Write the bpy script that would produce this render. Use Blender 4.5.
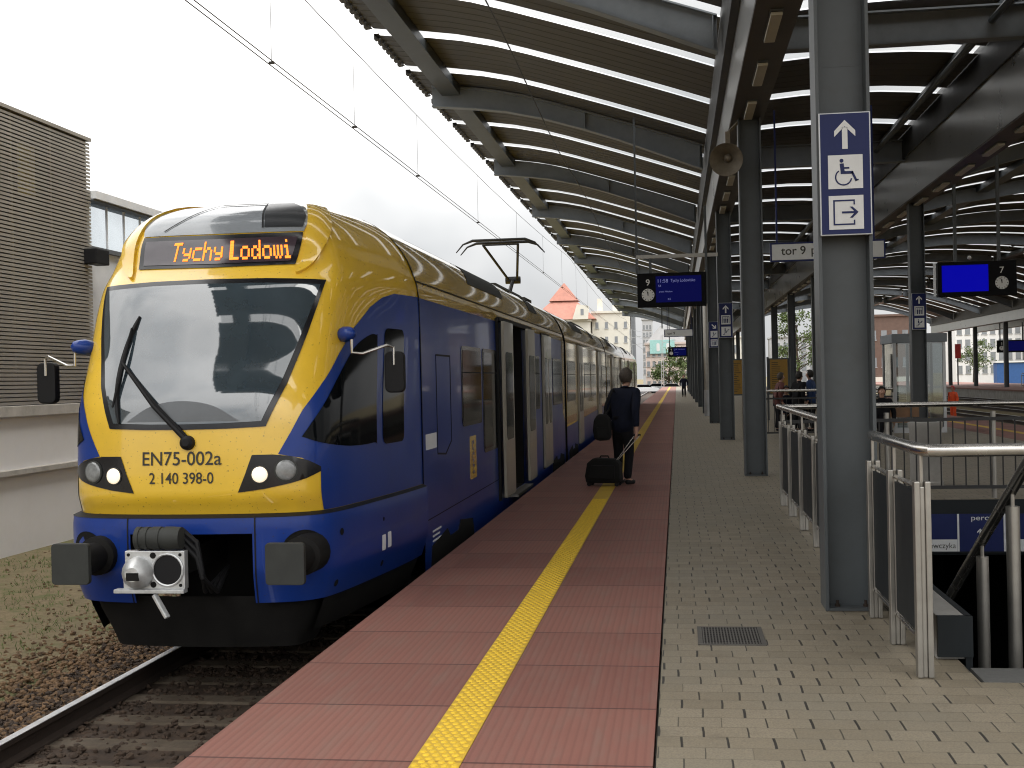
import bpy, bmesh, math, random, bisect
from mathutils import Vector, Matrix
from mathutils.geometry import delaunay_2d_cdt
random.seed(7)
R = math.radians
for _o in list(bpy.data.objects):
    bpy.data.objects.remove(_o)
SC = bpy.context.scene
COL = SC.collection

# ------------------------------------------------------------------ camera
F_PX = 1200.0
EYE = 1.72
cam_d = bpy.data.cameras.new('camera')
cam_d.sensor_width = 36.0
cam_d.lens = F_PX * 36.0 / 1024.0
cam_d.clip_start = 0.05
cam_d.clip_end = 3000
cam = bpy.data.objects.new('camera', cam_d)
COL.objects.link(cam)
cam.matrix_world = (Matrix.Translation((0, 0, EYE)) @ Matrix.Rotation(math.atan(165 / F_PX), 4, 'Z')
                    @ Matrix.Rotation(math.pi / 2 - 4.4 / F_PX, 4, 'X') @ Matrix.Rotation(-0.022, 4, 'Z'))
SC.camera = cam

# ------------------------------------------------------------------ sky, sun, exposure
SUN_EL, SUN_AZ = R(62), R(142)        # azimuth measured clockwise from +Y
world = bpy.data.worlds.new('World')
SC.world = world
world.use_nodes = True
_n = world.node_tree.nodes
_l = world.node_tree.links
_bg = _n['Background']
_sky = _n.new('ShaderNodeTexSky')
_sky.sky_type = 'NISHITA'
_sky.sun_disc = False
_sky.sun_elevation = SUN_EL
_sky.sun_rotation = SUN_AZ
_sky.dust_density = 3.0
_hs = _n.new('ShaderNodeHueSaturation')
_hs.inputs['Saturation'].default_value = 0.22
_l.new(_sky.outputs[0], _hs.inputs['Color'])
_mx = _n.new('ShaderNodeMix')
_mx.data_type = 'RGBA'
_mx.inputs[0].default_value = 0.72
_tc = _n.new('ShaderNodeTexCoord')
_ns = _n.new('ShaderNodeTexNoise')
_ns.inputs['Scale'].default_value = 2.2
_ns.inputs['Detail'].default_value = 5
_l.new(_tc.outputs['Generated'], _ns.inputs['Vector'])
_rp = _n.new('ShaderNodeValToRGB')
_rp.color_ramp.elements[0].position = 0.3
_rp.color_ramp.elements[0].color = (13.6, 14.4, 15.2, 1)
_rp.color_ramp.elements[1].position = 0.52
_rp.color_ramp.elements[1].color = (31.0, 30.6, 30.0, 1)
_l.new(_ns.outputs['Fac'], _rp.inputs[0])
_l.new(_hs.outputs[0], _mx.inputs[6])
_l.new(_rp.outputs[0], _mx.inputs[7])
_sx = _n.new('ShaderNodeSeparateXYZ')
_l.new(_tc.outputs['Generated'], _sx.inputs[0])
_gr = _n.new('ShaderNodeMapRange')            # overcast sky: the zenith about three times as bright as the horizon
_gr.inputs[1].default_value = 0.0
_gr.inputs[2].default_value = 1.0
_gr.inputs[3].default_value = 0.36
_gr.inputs[4].default_value = 1.75
_l.new(_sx.outputs[2], _gr.inputs[0])
_vm = _n.new('ShaderNodeVectorMath')
_vm.operation = 'SCALE'
_l.new(_mx.outputs[2], _vm.inputs[0])
_l.new(_gr.outputs[0], _vm.inputs['Scale'])
_l.new(_vm.outputs[0], _bg.inputs['Color'])
_bg.inputs['Strength'].default_value = 0.10

sun_d = bpy.data.lights.new('sun', 'SUN')
sun_d.energy = 1.5
sun_d.angle = R(35)
sun_d.color = (1.0, 0.97, 0.92)
sun = bpy.data.objects.new('sun', sun_d)
COL.objects.link(sun)
_dir = Vector((math.sin(SUN_AZ) * math.cos(SUN_EL), math.cos(SUN_AZ) * math.cos(SUN_EL), math.sin(SUN_EL)))
sun.rotation_euler = _dir.to_track_quat('Z', 'Y').to_euler()
sun.location = (-30, -40, 60)

SC.view_settings.view_transform = 'Standard'
SC.view_settings.look = 'None'
SC.view_settings.exposure = 0.0
SC.view_settings.gamma = 1.0
SC.view_settings.use_curve_mapping = False
SC.render.engine = 'CYCLES'
SC.cycles.filter_width = 1.1
SC.cycles.max_bounces = 8
SC.cycles.diffuse_bounces = 4
SC.cycles.transparent_max_bounces = 12
SC.cycles.caustics_reflective = False
SC.cycles.caustics_refractive = False
SC.cycles.sample_clamp_indirect = 6.0

# ------------------------------------------------------------------ materials
def mat(name, col, rough=0.6, metal=0.0, var=0.12, vscale=3.0, bump=0.0, bscale=60.0, coat=0.0, spec=0.5,
        emit=None, estr=0.0, streak=False, dirt=None, dirt_amt=0.0, ior=None, speck=0.0):
    m = bpy.data.materials.new(name)
    m.use_nodes = True
    nt = m.node_tree
    n, l = nt.nodes, nt.links
    b = n['Principled BSDF']
    b.inputs['Base Color'].default_value = (*col, 1)
    b.inputs['Roughness'].default_value = rough
    b.inputs['Metallic'].default_value = metal
    b.inputs['Specular IOR Level'].default_value = spec
    if ior: b.inputs['IOR'].default_value = ior
    if coat:
        b.inputs['Coat Weight'].default_value = coat
        b.inputs['Coat Roughness'].default_value = 0.035
    if emit:
        b.inputs['Emission Color'].default_value = (*emit, 1)
        b.inputs['Emission Strength'].default_value = estr
    tc = n.new('ShaderNodeTexCoord')
    vec = tc.outputs['Object']
    if streak:
        mp = n.new('ShaderNodeMapping')
        mp.inputs['Scale'].default_value = (6, 6, 0.35)
        l.new(vec, mp.inputs[0])
        vec2 = mp.outputs[0]
    else:
        vec2 = vec
    if var > 0 or dirt:
        nz = n.new('ShaderNodeTexNoise')
        nz.inputs['Scale'].default_value = vscale
        nz.inputs['Detail'].default_value = 6
        nz.inputs['Roughness'].default_value = 0.65
        l.new(vec2, nz.inputs['Vector'])
        rp = n.new('ShaderNodeValToRGB')
        lo = tuple(max(0, c * (1 - var)) for c in col)
        hi = tuple(c * (1 + var) for c in col)
        rp.color_ramp.elements[0].position = 0.3
        rp.color_ramp.elements[1].position = 0.7
        rp.color_ramp.elements[0].color = (*lo, 1)
        rp.color_ramp.elements[1].color = (*hi, 1)
        l.new(nz.outputs['Fac'], rp.inputs[0])
        out = rp.outputs[0]
        if dirt:
            n2 = n.new('ShaderNodeTexNoise')
            n2.inputs['Scale'].default_value = vscale * 0.6
            n2.inputs['Detail'].default_value = 8
            n2.inputs['Roughness'].default_value = 0.7
            l.new(vec2, n2.inputs['Vector'])
            r2 = n.new('ShaderNodeMapRange')
            r2.inputs[1].default_value = 0.5
            r2.inputs[2].default_value = 0.75
            r2.inputs[4].default_value = dirt_amt
            l.new(n2.outputs['Fac'], r2.inputs[0])
            mx = n.new('ShaderNodeMix')
            mx.data_type = 'RGBA'
            l.new(r2.outputs[0], mx.inputs[0])
            l.new(out, mx.inputs[6])
            mx.inputs[7].default_value = (*dirt, 1)
            out = mx.outputs[2]
        if speck:
            n3 = n.new('ShaderNodeTexNoise'); n3.inputs['Scale'].default_value = 46; n3.inputs['Detail'].default_value = 3
            l.new(vec, n3.inputs['Vector'])
            r3 = n.new('ShaderNodeMapRange'); r3.inputs[1].default_value = 0.665; r3.inputs[2].default_value = 0.71; r3.inputs[4].default_value = speck
            l.new(n3.outputs['Fac'], r3.inputs[0])
            m3 = n.new('ShaderNodeMix'); m3.data_type = 'RGBA'
            l.new(r3.outputs[0], m3.inputs[0]); l.new(out, m3.inputs[6]); m3.inputs[7].default_value = (0.05, 0.035, 0.02, 1)
            out = m3.outputs[2]
        l.new(out, b.inputs['Base Color'])
        rr = n.new('ShaderNodeMapRange')
        rr.inputs[3].default_value = max(0.02, rough * 0.85)
        rr.inputs[4].default_value = min(1, rough * 1.2)
        l.new(nz.outputs['Fac'], rr.inputs[0])
        l.new(rr.outputs[0], b.inputs['Roughness'])
    if bump > 0:
        nb = n.new('ShaderNodeTexNoise')
        nb.inputs['Scale'].default_value = bscale
        nb.inputs['Detail'].default_value = 4
        l.new(vec, nb.inputs['Vector'])
        bp = n.new('ShaderNodeBump')
        bp.inputs['Strength'].default_value = bump
        bp.inputs['Distance'].default_value = 0.01
        l.new(nb.outputs['Fac'], bp.inputs['Height'])
        l.new(bp.outputs[0], b.inputs['Normal'])
    return m

class NT:
    """small wrapper for math nodes"""
    def __init__(s, m): s.n, s.l = m.node_tree.nodes, m.node_tree.links
    def m(s, op, a, b=None, c=None):
        nd = s.n.new('ShaderNodeMath'); nd.operation = op
        for i, v in enumerate((a, b, c)):
            if v is None: continue
            if isinstance(v, (int, float)): nd.inputs[i].default_value = v
            else: s.l.new(v, nd.inputs[i])
        return nd.outputs[0]
    def mix(s, f, a, b):
        nd = s.n.new('ShaderNodeMix'); nd.data_type = 'RGBA'
        for i, v in ((0, f), (6, a), (7, b)):
            if isinstance(v, (int, float)): nd.inputs[i].default_value = v
            elif isinstance(v, tuple): nd.inputs[i].default_value = (*v, 1)
            else: s.l.new(v, nd.inputs[i])
        return nd.outputs[2]
    def noise(s, vec, sc, det=4, rough=0.6):
        nd = s.n.new('ShaderNodeTexNoise'); nd.inputs['Scale'].default_value = sc
        nd.inputs['Detail'].default_value = det; nd.inputs['Roughness'].default_value = rough
        s.l.new(vec, nd.inputs['Vector']); return nd.outputs['Fac']
    def white(s, x, y):
        cb = s.n.new('ShaderNodeCombineXYZ')
        for i, v in enumerate((x, y)):
            if isinstance(v, (int, float)): cb.inputs[i].default_value = v
            else: s.l.new(v, cb.inputs[i])
        w = s.n.new('ShaderNodeTexWhiteNoise'); w.noise_dimensions = '2D'
        s.l.new(cb.outputs[0], w.inputs['Vector']); return w.outputs['Value']
    def rng(s, v, a, b, c, d):
        nd = s.n.new('ShaderNodeMapRange')
        for i, q in enumerate((a, b, c, d)): nd.inputs[i + 1].default_value = q
        s.l.new(v, nd.inputs[0]); return nd.outputs[0]

def paver_material():
    m = bpy.data.materials.new('grey_beige_pavers'); m.use_nodes = True
    t = NT(m); b = t.n['Principled BSDF']
    tc = t.n.new('ShaderNodeTexCoord'); sp = t.n.new('ShaderNodeSeparateXYZ')
    t.l.new(tc.outputs['Object'], sp.inputs[0]); x, y = sp.outputs[0], sp.outputs[1]
    wob = t.noise(tc.outputs['Object'], 1.3, 2)
    x = t.m('ADD', x, t.m('MULTIPLY', t.m('SUBTRACT', wob, 0.5), 0.03))
    rowf = t.m('DIVIDE', y, 0.165); row = t.m('FLOOR', rowf); fy = t.m('FRACT', rowf)
    shift = t.m('ADD', t.m('MULTIPLY', t.m('MODULO', t.m('ABSOLUTE', row), 2.0), 0.5), t.m('MULTIPLY', t.white(row, 3.0), 0.16))
    # bone-shaped blocks: the side joints bow with height
    bow = t.m('MULTIPLY', t.m('SUBTRACT', t.m('ABSOLUTE', t.m('SUBTRACT', fy, 0.5)), 0.25), 0.012)
    uf = t.m('ADD', t.m('ADD', t.m('DIVIDE', x, 0.215), shift), bow)
    cell = t.m('FLOOR', uf); fx = t.m('FRACT', uf)
    rnd = t.white(cell, row); rnd2 = t.white(t.m('ADD', cell, 17.3), row)
    dx = t.m('MINIMUM', fx, t.m('SUBTRACT', 1.0, fx)); dy = t.m('MINIMUM', fy, t.m('SUBTRACT', 1.0, fy))
    wj = t.rng(rnd2, 0.1, 1, 0.010, 0.036)
    jx = t.m('LESS_THAN', dx, wj)
    jy = t.m('LESS_THAN', dy, 0.028)
    fine = t.noise(tc.outputs['Object'], 95, 3); patch = t.noise(tc.outputs['Object'], 0.9, 5)
    c1 = t.mix(rnd, (0.190, 0.158, 0.107), (0.240, 0.203, 0.143))
    c2 = t.mix(t.rng(fine, 0.38, 0.66, 0, 0.6), c1, (0.12, 0.105, 0.08))
    c3 = t.mix(t.rng(patch, 0.45, 0.7, 0, 0.45), c2, (0.16, 0.15, 0.118))
    stain = t.noise(tc.outputs['Object'], 2.7, 7, 0.7)
    c3 = t.mix(t.rng(stain, 0.55, 0.72, 0, 0.5), c3, (0.11, 0.09, 0.065))
    c4 = t.mix(t.m('MULTIPLY', jy, 0.38), c3, (0.075, 0.064, 0.048))
    c5 = t.mix(t.m('MULTIPLY', jx, t.rng(rnd2, 0.1, 0.6, 0.35, 0.97)), c4, (0.018, 0.016, 0.013))
    t.l.new(c5, b.inputs['Base Color']); b.inputs['Roughness'].default_value = 0.58; b.inputs['Specular IOR Level'].default_value = 0.6
    hgt = t.m('SUBTRACT', t.m('MULTIPLY', fine, 0.25), t.m('MAXIMUM', jx, jy))
    hgt = t.m('ADD', hgt, t.m('MULTIPLY', rnd, 0.2))
    bp = t.n.new('ShaderNodeBump'); bp.inputs['Strength'].default_value = 0.5; bp.inputs['Distance'].default_value = 0.006
    t.l.new(hgt, bp.inputs['Height']); t.l.new(bp.outputs[0], b.inputs['Normal'])
    return m

def slab_material(name, c_lo, c_hi, joint, y0=0.70, pitch=0.9225, ribs=True, dots=False):
    m = bpy.data.materials.new(name); m.use_nodes = True
    t = NT(m); b = t.n['Principled BSDF']
    tc = t.n.new('ShaderNodeTexCoord'); sp = t.n.new('ShaderNodeSeparateXYZ')
    t.l.new(tc.outputs['Object'], sp.inputs[0]); x, y = sp.outputs[0], sp.outputs[1]
    v = t.m('DIVIDE', t.m('SUBTRACT', y, y0), pitch); row = t.m('FLOOR', v); fv = t.m('FRACT', v)
    jy = t.m('LESS_THAN', t.m('MINIMUM', fv, t.m('SUBTRACT', 1.0, fv)), 0.010)
    rnd = t.white(row, t.m('FLOOR', t.m('DIVIDE', x, 1.05)))
    fine = t.noise(tc.outputs['Object'], 120, 3); patch = t.noise(tc.outputs['Object'], 1.1, 6, 0.7)
    mp = t.n.new('ShaderNodeMapping'); mp.inputs['Scale'].default_value = (3.5, 0.5, 1)
    t.l.new(tc.outputs['Object'], mp.inputs[0])
    wear = t.noise(mp.outputs[0], 3.0, 6, 0.7)
    c = t.mix(t.m('ADD', t.m('MULTIPLY', rnd, 0.65), t.m('MULTIPLY', patch, 0.45)), c_lo, c_hi)
    c = t.mix(t.rng(fine, 0.35, 0.7, 0, 0.22), c, tuple(q * 0.6 for q in c_lo))
    c = t.mix(t.rng(wear, 0.47, 0.72, 0, 0.45), c, (0.17, 0.125, 0.10) if not dots else (0.45, 0.32, 0.06))
    rib = t.m('SINE', t.m('MULTIPLY', x, 2 * math.pi / 0.042))
    if ribs:
        c = t.mix(t.rng(rib, -1, -0.2, 0.20, 0), c, tuple(q * 0.35 for q in c_lo))
    spot = t.noise(tc.outputs['Object'], 7.0, 8, 0.8)
    c = t.mix(t.rng(spot, 0.66, 0.72, 0, 0.45), c, tuple(q * 0.35 for q in c_lo))
    c = t.mix(t.m('MULTIPLY', jy, 0.85), c, joint)
    t.l.new(c, b.inputs['Base Color']); b.inputs['Roughness'].default_value = 0.75
    h = t.m('SUBTRACT', t.m('MULTIPLY', fine, 0.3), t.m('MULTIPLY', jy, 1.5))
    if ribs: h = t.m('ADD', h, t.m('MULTIPLY', rib, 0.2))
    bp = t.n.new('ShaderNodeBump'); bp.inputs['Strength'].default_value = 0.5; bp.inputs['Distance'].default_value = 0.006
    t.l.new(h, bp.inputs['Height']); t.l.new(bp.outputs[0], b.inputs['Normal'])
    return m

def ground_material():
    m = bpy.data.materials.new('dirt_ground'); m.use_nodes = True
    t = NT(m); b = t.n['Principled BSDF']
    tc = t.n.new('ShaderNodeTexCoord'); P = tc.outputs['Object']
    a = t.noise(P, 0.7, 7, 0.7); f = t.noise(P, 14, 7, 0.72); g = t.noise(P, 2.1, 6, 0.7)
    c = t.mix(t.rng(f, 0.3, 0.7, 0, 1), (0.135, 0.10, 0.052), (0.25, 0.195, 0.105))
    c = t.mix(t.rng(a, 0.42, 0.62, 0, 0.5), c, (0.15, 0.125, 0.065))
    c = t.mix(t.rng(g, 0.50, 0.62, 0, 0.75), c, (0.105, 0.115, 0.035))
    t.l.new(c, b.inputs['Base Color']); b.inputs['Roughness'].default_value = 0.95
    bp = t.n.new('ShaderNodeBump'); bp.inputs['Strength'].default_value = 0.9; bp.inputs['Distance'].default_value = 0.04
    t.l.new(f, bp.inputs['Height']); t.l.new(bp.outputs[0], b.inputs['Normal'])
    return m

def skylight_material():
    m = bpy.data.materials.new('clear_skylight_sheet'); m.use_nodes = True
    n, l = m.node_tree.nodes, m.node_tree.links
    n.remove(n['Principled BSDF'])
    tr = n.new('ShaderNodeBsdfTransparent'); tr.inputs[0].default_value = (0.62, 0.625, 0.625, 1)
    tl = n.new('ShaderNodeBsdfTranslucent'); tl.inputs[0].default_value = (0.3, 0.3, 0.3, 1)
    ns = n.new('ShaderNodeTexNoise'); ns.inputs['Scale'].default_value = 1.5
    tc = n.new('ShaderNodeTexCoord'); l.new(tc.outputs['Object'], ns.inputs['Vector'])
    mr = n.new('ShaderNodeMapRange'); mr.inputs[3].default_value = 0.05; mr.inputs[4].default_value = 0.25
    l.new(ns.outputs['Fac'], mr.inputs[0])
    mx = n.new('ShaderNodeMixShader'); l.new(mr.outputs[0], mx.inputs[0])
    l.new(tr.outputs[0], mx.inputs[1]); l.new(tl.outputs[0], mx.inputs[2])
    l.new(mx.outputs[0], n['Material Output'].inputs['Surface'])
    return m

def glass_material(name, tint, alpha, rough=0.03):
    m = bpy.data.materials.new(name); m.use_nodes = True
    n, l = m.node_tree.nodes, m.node_tree.links
    n.remove(n['Principled BSDF'])
    tr = n.new('ShaderNodeBsdfTransparent'); tr.inputs[0].default_value = (*tint, 1)
    gl = n.new('ShaderNodeBsdfGlossy'); gl.inputs['Roughness'].default_value = rough
    fr = n.new('ShaderNodeFresnel'); fr.inputs['IOR'].default_value = 1.5
    mr = n.new('ShaderNodeMapRange'); mr.inputs[3].default_value = alpha; mr.inputs[4].default_value = 1.0
    l.new(fr.outputs[0], mr.inputs[0])
    mx = n.new('ShaderNodeMixShader'); l.new(mr.outputs[0], mx.inputs[0])
    l.new(tr.outputs[0], mx.inputs[1]); l.new(gl.outputs[0], mx.inputs[2])
    l.new(mx.outputs[0], n['Material Output'].inputs['Surface'])
    return m

def frosted_material():
    m = skylight_material(); m.name = 'frosted_glazing'
    for nd in m.node_tree.nodes:
        if nd.type == 'BSDF_TRANSPARENT': nd.inputs[0].default_value = (0.88, 0.91, 0.93, 1)
        if nd.type == 'BSDF_TRANSLUCENT': nd.inputs[0].default_value = (0.80, 0.84, 0.87, 1)
        if nd.type == 'MAP_RANGE': nd.inputs[3].default_value = 0.12; nd.inputs[4].default_value = 0.3
    return m

M = dict(
    frosted=frosted_material(),
    pavers=paver_material(),
    red=slab_material('red_platform_slabs', (0.168, 0.064, 0.049), (0.250, 0.108, 0.082), (0.045, 0.014, 0.012)),
    yline=slab_material('yellow_warning_slabs', (0.46, 0.29, 0.022), (0.56, 0.36, 0.03), (0.3, 0.18, 0.02), ribs=False, dots=True),
    stud=mat('yellow_studs', (0.62, 0.41, 0.03), 0.9, var=0.15, vscale=20),
    ground=ground_material(),
    concrete=mat('concrete', (0.30, 0.29, 0.27), 0.85, var=0.2, vscale=2, bump=0.3, bscale=30, dirt=(0.16, 0.14, 0.11), dirt_amt=0.6),
    shadeconc=mat('shade_painted_concrete', (0.022, 0.022, 0.021), 0.9, var=0.25, bump=0.3),  # near-black base puts the shade of the stairwell into the colour
    sleeper=mat('sleeper_concrete', (0.085, 0.065, 0.045), 0.9, var=0.3, vscale=9, bump=0.5, bscale=40, dirt=(0.05, 0.035, 0.02), dirt_amt=0.8),  # base also deepened to paint in the shade under the train
    rust=mat('rusty_rail_side', (0.026, 0.016, 0.011), 0.85, var=0.3, vscale=20, bump=0.3),
    railtop=mat('polished_rail_head', (0.75, 0.75, 0.76), 0.36, metal=1.0, var=0.1, vscale=8),
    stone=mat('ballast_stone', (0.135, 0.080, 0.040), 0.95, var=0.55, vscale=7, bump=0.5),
    stone2=mat('rusty_ballast_stone', (0.042, 0.026, 0.016), 0.95, var=0.5, vscale=7, bump=0.5),  # rust tone, deepened in colour for the darkness under the train
    whitewall=mat('white_rendered_wall', (0.86, 0.84, 0.81), 0.8, var=0.03, vscale=0.8, dirt=(0.6, 0.55, 0.47), dirt_amt=0.25, bump=0.1),
    ledge=mat('concrete_ledge', (0.50, 0.47, 0.42), 0.85, var=0.15, dirt=(0.2, 0.18, 0.14), dirt_amt=0.6),
    louvre=mat('bronze_louvre_slats', (0.36, 0.335, 0.29), 0.5, metal=0.3, var=0.12, vscale=1.0),
    darkback=mat('dark_backing', (0.02, 0.02, 0.02), 0.8),
    palepanel=mat('pale_cladding', (0.78, 0.80, 0.82), 0.45, var=0.06),
    paleglass=mat('pale_reflective_glazing', (0.72, 0.77, 0.80), 0.15, var=0.12, vscale=0.6, spec=0.8),
    steel=mat('blue_grey_painted_steel', (0.066, 0.075, 0.080), 0.42, var=0.12, vscale=2.0, dirt=(0.045, 0.040, 0.036), dirt_amt=0.6, spec=0.4, bump=0.03, bscale=25),
    rafter=mat('grey_rafter_paint', (0.225, 0.247, 0.27), 0.5, var=0.12, spec=0.35, vscale=1.5, dirt=(0.10, 0.10, 0.10), dirt_amt=0.4),
    deck=mat('brown_corrugated_deck', (0.105, 0.100, 0.093), 0.65, var=0.12, vscale=0.8, spec=0.3),
    girder=mat('grey_girder_cladding', (0.36, 0.36, 0.35), 0.28, metal=0.75, var=0.12, vscale=0.9, bump=0.05, bscale=1.4),
    soffit=mat('brown_soffit', (0.055, 0.045, 0.037), 0.5, var=0.12),
    skylight=skylight_material(),
    lampglass=mat('unlit_lamp_diffuser', (0.50, 0.47, 0.40), 0.4, var=0.06),
    stainless=mat('brushed_stainless', (0.52, 0.50, 0.47), 0.26, metal=1.0, var=0.1, vscale=6),
    stainless2=mat('satin_stainless_post', (0.36, 0.345, 0.315), 0.38, metal=0.9, var=0.1, vscale=6),
    panel=mat('dark_railing_panel', (0.013, 0.016, 0.018), 0.5, var=0.15, spec=0.18),
    black=mat('black_rubber', (0.009, 0.009, 0.010), 0.6, var=0.2, spec=0.25),
    blackgloss=mat('black_gloss', (0.008, 0.008, 0.010), 0.18, var=0.1),
    blackmetal=mat('black_painted_bars', (0.02, 0.02, 0.02), 0.5),
    charcoal=mat('charcoal_buffer', (0.028, 0.030, 0.027), 0.7, var=0.25, vscale=6),
    tyellow=mat('yellow_train_paint', (0.80, 0.51, 0.036), 0.25, var=0.06, vscale=1.4, coat=1.0, dirt=(0.34, 0.20, 0.05), dirt_amt=0.30, speck=0.55),
    tblue=mat('blue_train_paint', (0.009, 0.039, 0.235), 0.3, var=0.06, vscale=1.2, coat=0.2, spec=0.3, dirt=(0.02, 0.03, 0.09), dirt_amt=0.45, speck=0.4),
    tgrey=mat('light_grey_door_paint', (0.38, 0.355, 0.29), 0.3, var=0.06, coat=0.4, streak=True, dirt=(0.25, 0.22, 0.17), dirt_amt=0.4),
    troof=mat('grey_roof_glass', (0.24, 0.26, 0.28), 0.16, var=0.08, coat=0.6),
    tglass=mat('dark_train_glass', (0.004, 0.005, 0.006), 0.06, var=0.0, spec=0.25, ior=1.3),
    windshield=mat('tinted_windshield_glass', (0.040, 0.056, 0.068), 0.035, var=0.25, vscale=1.5, spec=0.75, ior=1.85),
    fairglass=mat('smoked_fairing_glass', (0.02, 0.022, 0.025), 0.28, var=0.1),
    dash=mat('dash_grey', (0.12, 0.13, 0.14), 0.6),
    under=mat('grimy_underframe', (0.010, 0.0095, 0.009), 0.85, var=0.35, vscale=5, spec=0.2),
    alu=mat('bare_cast_aluminium', (0.60, 0.61, 0.61), 0.42, metal=0.55, var=0.15, vscale=12, bump=0.1, dirt=(0.2, 0.2, 0.2), dirt_amt=0.4),
    ledback=mat('display_panel_dark', (0.05, 0.035, 0.045), 0.12, var=0.2, vscale=2, spec=0.8),
    led=mat('orange_led', (0.9, 0.3, 0.02), 0.5, var=0, emit=(1.0, 0.17, 0.01), estr=2.0),
    lamp_on=mat('lit_headlamp', (0.95, 0.9, 0.8), 0.2, var=0, emit=(1.0, 0.78, 0.52), estr=0.75),
    lamp_off=mat('unlit_lamp_glass', (0.22, 0.23, 0.23), 0.08, var=0.3, vscale=20, spec=0.9),
    letter=mat('black_lettering', (0.03, 0.028, 0.02), 0.5, var=0),
    signblue=mat('navy_sign_face', (0.010, 0.017, 0.085), 0.4, var=0.08, spec=0.25),
    signwhite=mat('white_sign_face', (0.62, 0.63, 0.63), 0.4, var=0.05, vscale=8),
    signgrey=mat('pale_grey_sign_face', (0.60, 0.61, 0.60), 0.45, var=0.06),
    signframe=mat('aluminium_sign_frame', (0.42, 0.43, 0.44), 0.35, metal=0.6),
    screen=mat('blue_screen', (0.001, 0.001, 0.01), 0.4, var=0, spec=0.08, emit=(0.002, 0.003, 0.07), estr=0.7),
    screen2=mat('bright_blue_screen', (0.001, 0.001, 0.01), 0.4, var=0, spec=0.08, emit=(0.0, 0.0, 0.33), estr=1.0),
    boardblack=mat('black_board_housing', (0.006, 0.006, 0.007), 0.6, var=0.1, spec=0.1),
    grate=mat('worn_iron_grate', (0.075, 0.07, 0.062), 0.55, var=0.3, vscale=25),
    screentext=mat('screen_text', (0.1, 0.1, 0.2), 0.3, var=0, emit=(0.30, 0.33, 0.75), estr=0.35),
    dispwhite=mat('display_white', (0.62, 0.62, 0.60), 0.4, var=0),
    horn=mat('weathered_horn', (0.16, 0.135, 0.10), 0.55, var=0.25, vscale=9, metal=0.2),
    wire=mat('dark_wire', (0.035, 0.032, 0.03), 0.6, var=0),
    granite=mat('dark_granite_slab', (0.10, 0.10, 0.095), 0.6, var=0.25, vscale=30, bump=0.15),
    navycloth=mat('navy_jacket_cloth', (0.006, 0.008, 0.018), 0.85, var=0.3, vscale=12, bump=0.3, bscale=30, spec=0.2),
    darkcloth=mat('black_trouser_cloth', (0.007, 0.007, 0.009), 0.9, var=0.3, vscale=12, bump=0.3, bscale=30, spec=0.2),
    bluecloth=mat('blue_jacket_cloth', (0.02, 0.045, 0.13), 0.85, var=0.2, vscale=12),
    orangecloth=mat('orange_hi_vis_cloth', (0.75, 0.085, 0.02), 0.8, var=0.12),
    redcloth=mat('dark_red_cloth', (0.10, 0.03, 0.025), 0.85, var=0.2),
    skin=mat('skin', (0.42, 0.24, 0.17), 0.55, var=0.08),
    hair=mat('greying_brown_hair', (0.055, 0.042, 0.032), 0.7, var=0.4, vscale=40, bump=0.5, bscale=80),
    hairdark=mat('dark_hair', (0.015, 0.011, 0.008), 0.7, var=0.3, vscale=40),
    bag=mat('black_bag_cloth', (0.006, 0.006, 0.006), 0.8, var=0.3, vscale=20, bump=0.3, spec=0.3),
    cream=mat('cream_facade', (0.62, 0.60, 0.53), 0.85, var=0.08, vscale=0.4),
    pink=mat('pinkish_facade', (0.55, 0.46, 0.42), 0.85, var=0.1, vscale=0.4),  # paled in colour in place of distance haze
    greyfac=mat('grey_facade', (0.40, 0.41, 0.42), 0.85, var=0.1, vscale=0.3),
    whitefac=mat('white_facade', (0.68, 0.68, 0.68), 0.8, var=0.06, vscale=0.3),
    brickfac=mat('brown_brick_facade', (0.12, 0.078, 0.062), 0.9, var=0.15, vscale=1.5),
    redroof=mat('red_roof_tiles', (0.37, 0.17, 0.13), 0.85, var=0.15, vscale=1.5, bump=0.4, bscale=8),
    greyroof=mat('grey_roof_sheet', (0.13, 0.14, 0.15), 0.7),
    turq=mat('turquoise_banner', (0.30, 0.52, 0.50), 0.7, var=0.08),  # turquoise paled too, haze put into the colour
    winglass=mat('house_window_glass', (0.20, 0.215, 0.23), 0.1, var=0.2, vscale=0.5, spec=0.8),  # base paled to stand in for the sky reflected in the panes
    leaf=mat('tree_leaves', (0.065, 0.095, 0.022), 0.7, var=0.5, vscale=1.2),
    bark=mat('bark', (0.06, 0.045, 0.03), 0.9, var=0.3, vscale=10, bump=0.5),
    grass=mat('grass_green', (0.09, 0.13, 0.03), 0.9, var=0.3, vscale=2),
    ochre=mat('ochre_timetable_poster', (0.30, 0.17, 0.025), 0.6, var=0.08),
    carwhite=mat('white_car_paint', (0.6, 0.6, 0.61), 0.3, var=0.03, coat=0.6),
    cargrey=mat('grey_car_paint', (0.2, 0.21, 0.22), 0.3, var=0.03, coat=0.6),
    benchwood=mat('bench_wood', (0.22, 0.12, 0.06), 0.6, var=0.2),
    coping=mat('reddish_coping', (0.20, 0.10, 0.08), 0.8, var=0.2, vscale=1),
    bluething=mat('blue_kiosk', (0.02, 0.08, 0.24), 0.5),
    redpaint=mat('red_paint', (0.5, 0.03, 0.03), 0.5),
    asphalt=mat('asphalt', (0.05, 0.05, 0.052), 0.9, var=0.2, bump=0.3),
    liftglass=glass_material('lift_glass', (0.62, 0.68, 0.68), 0.10),
)

# ------------------------------------------------------------------ mesh helpers
ORG = {}
def org(p):
    return ORG.get(p.name, Vector((0, 0, 0))) if p is not None else Vector((0, 0, 0))

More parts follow.
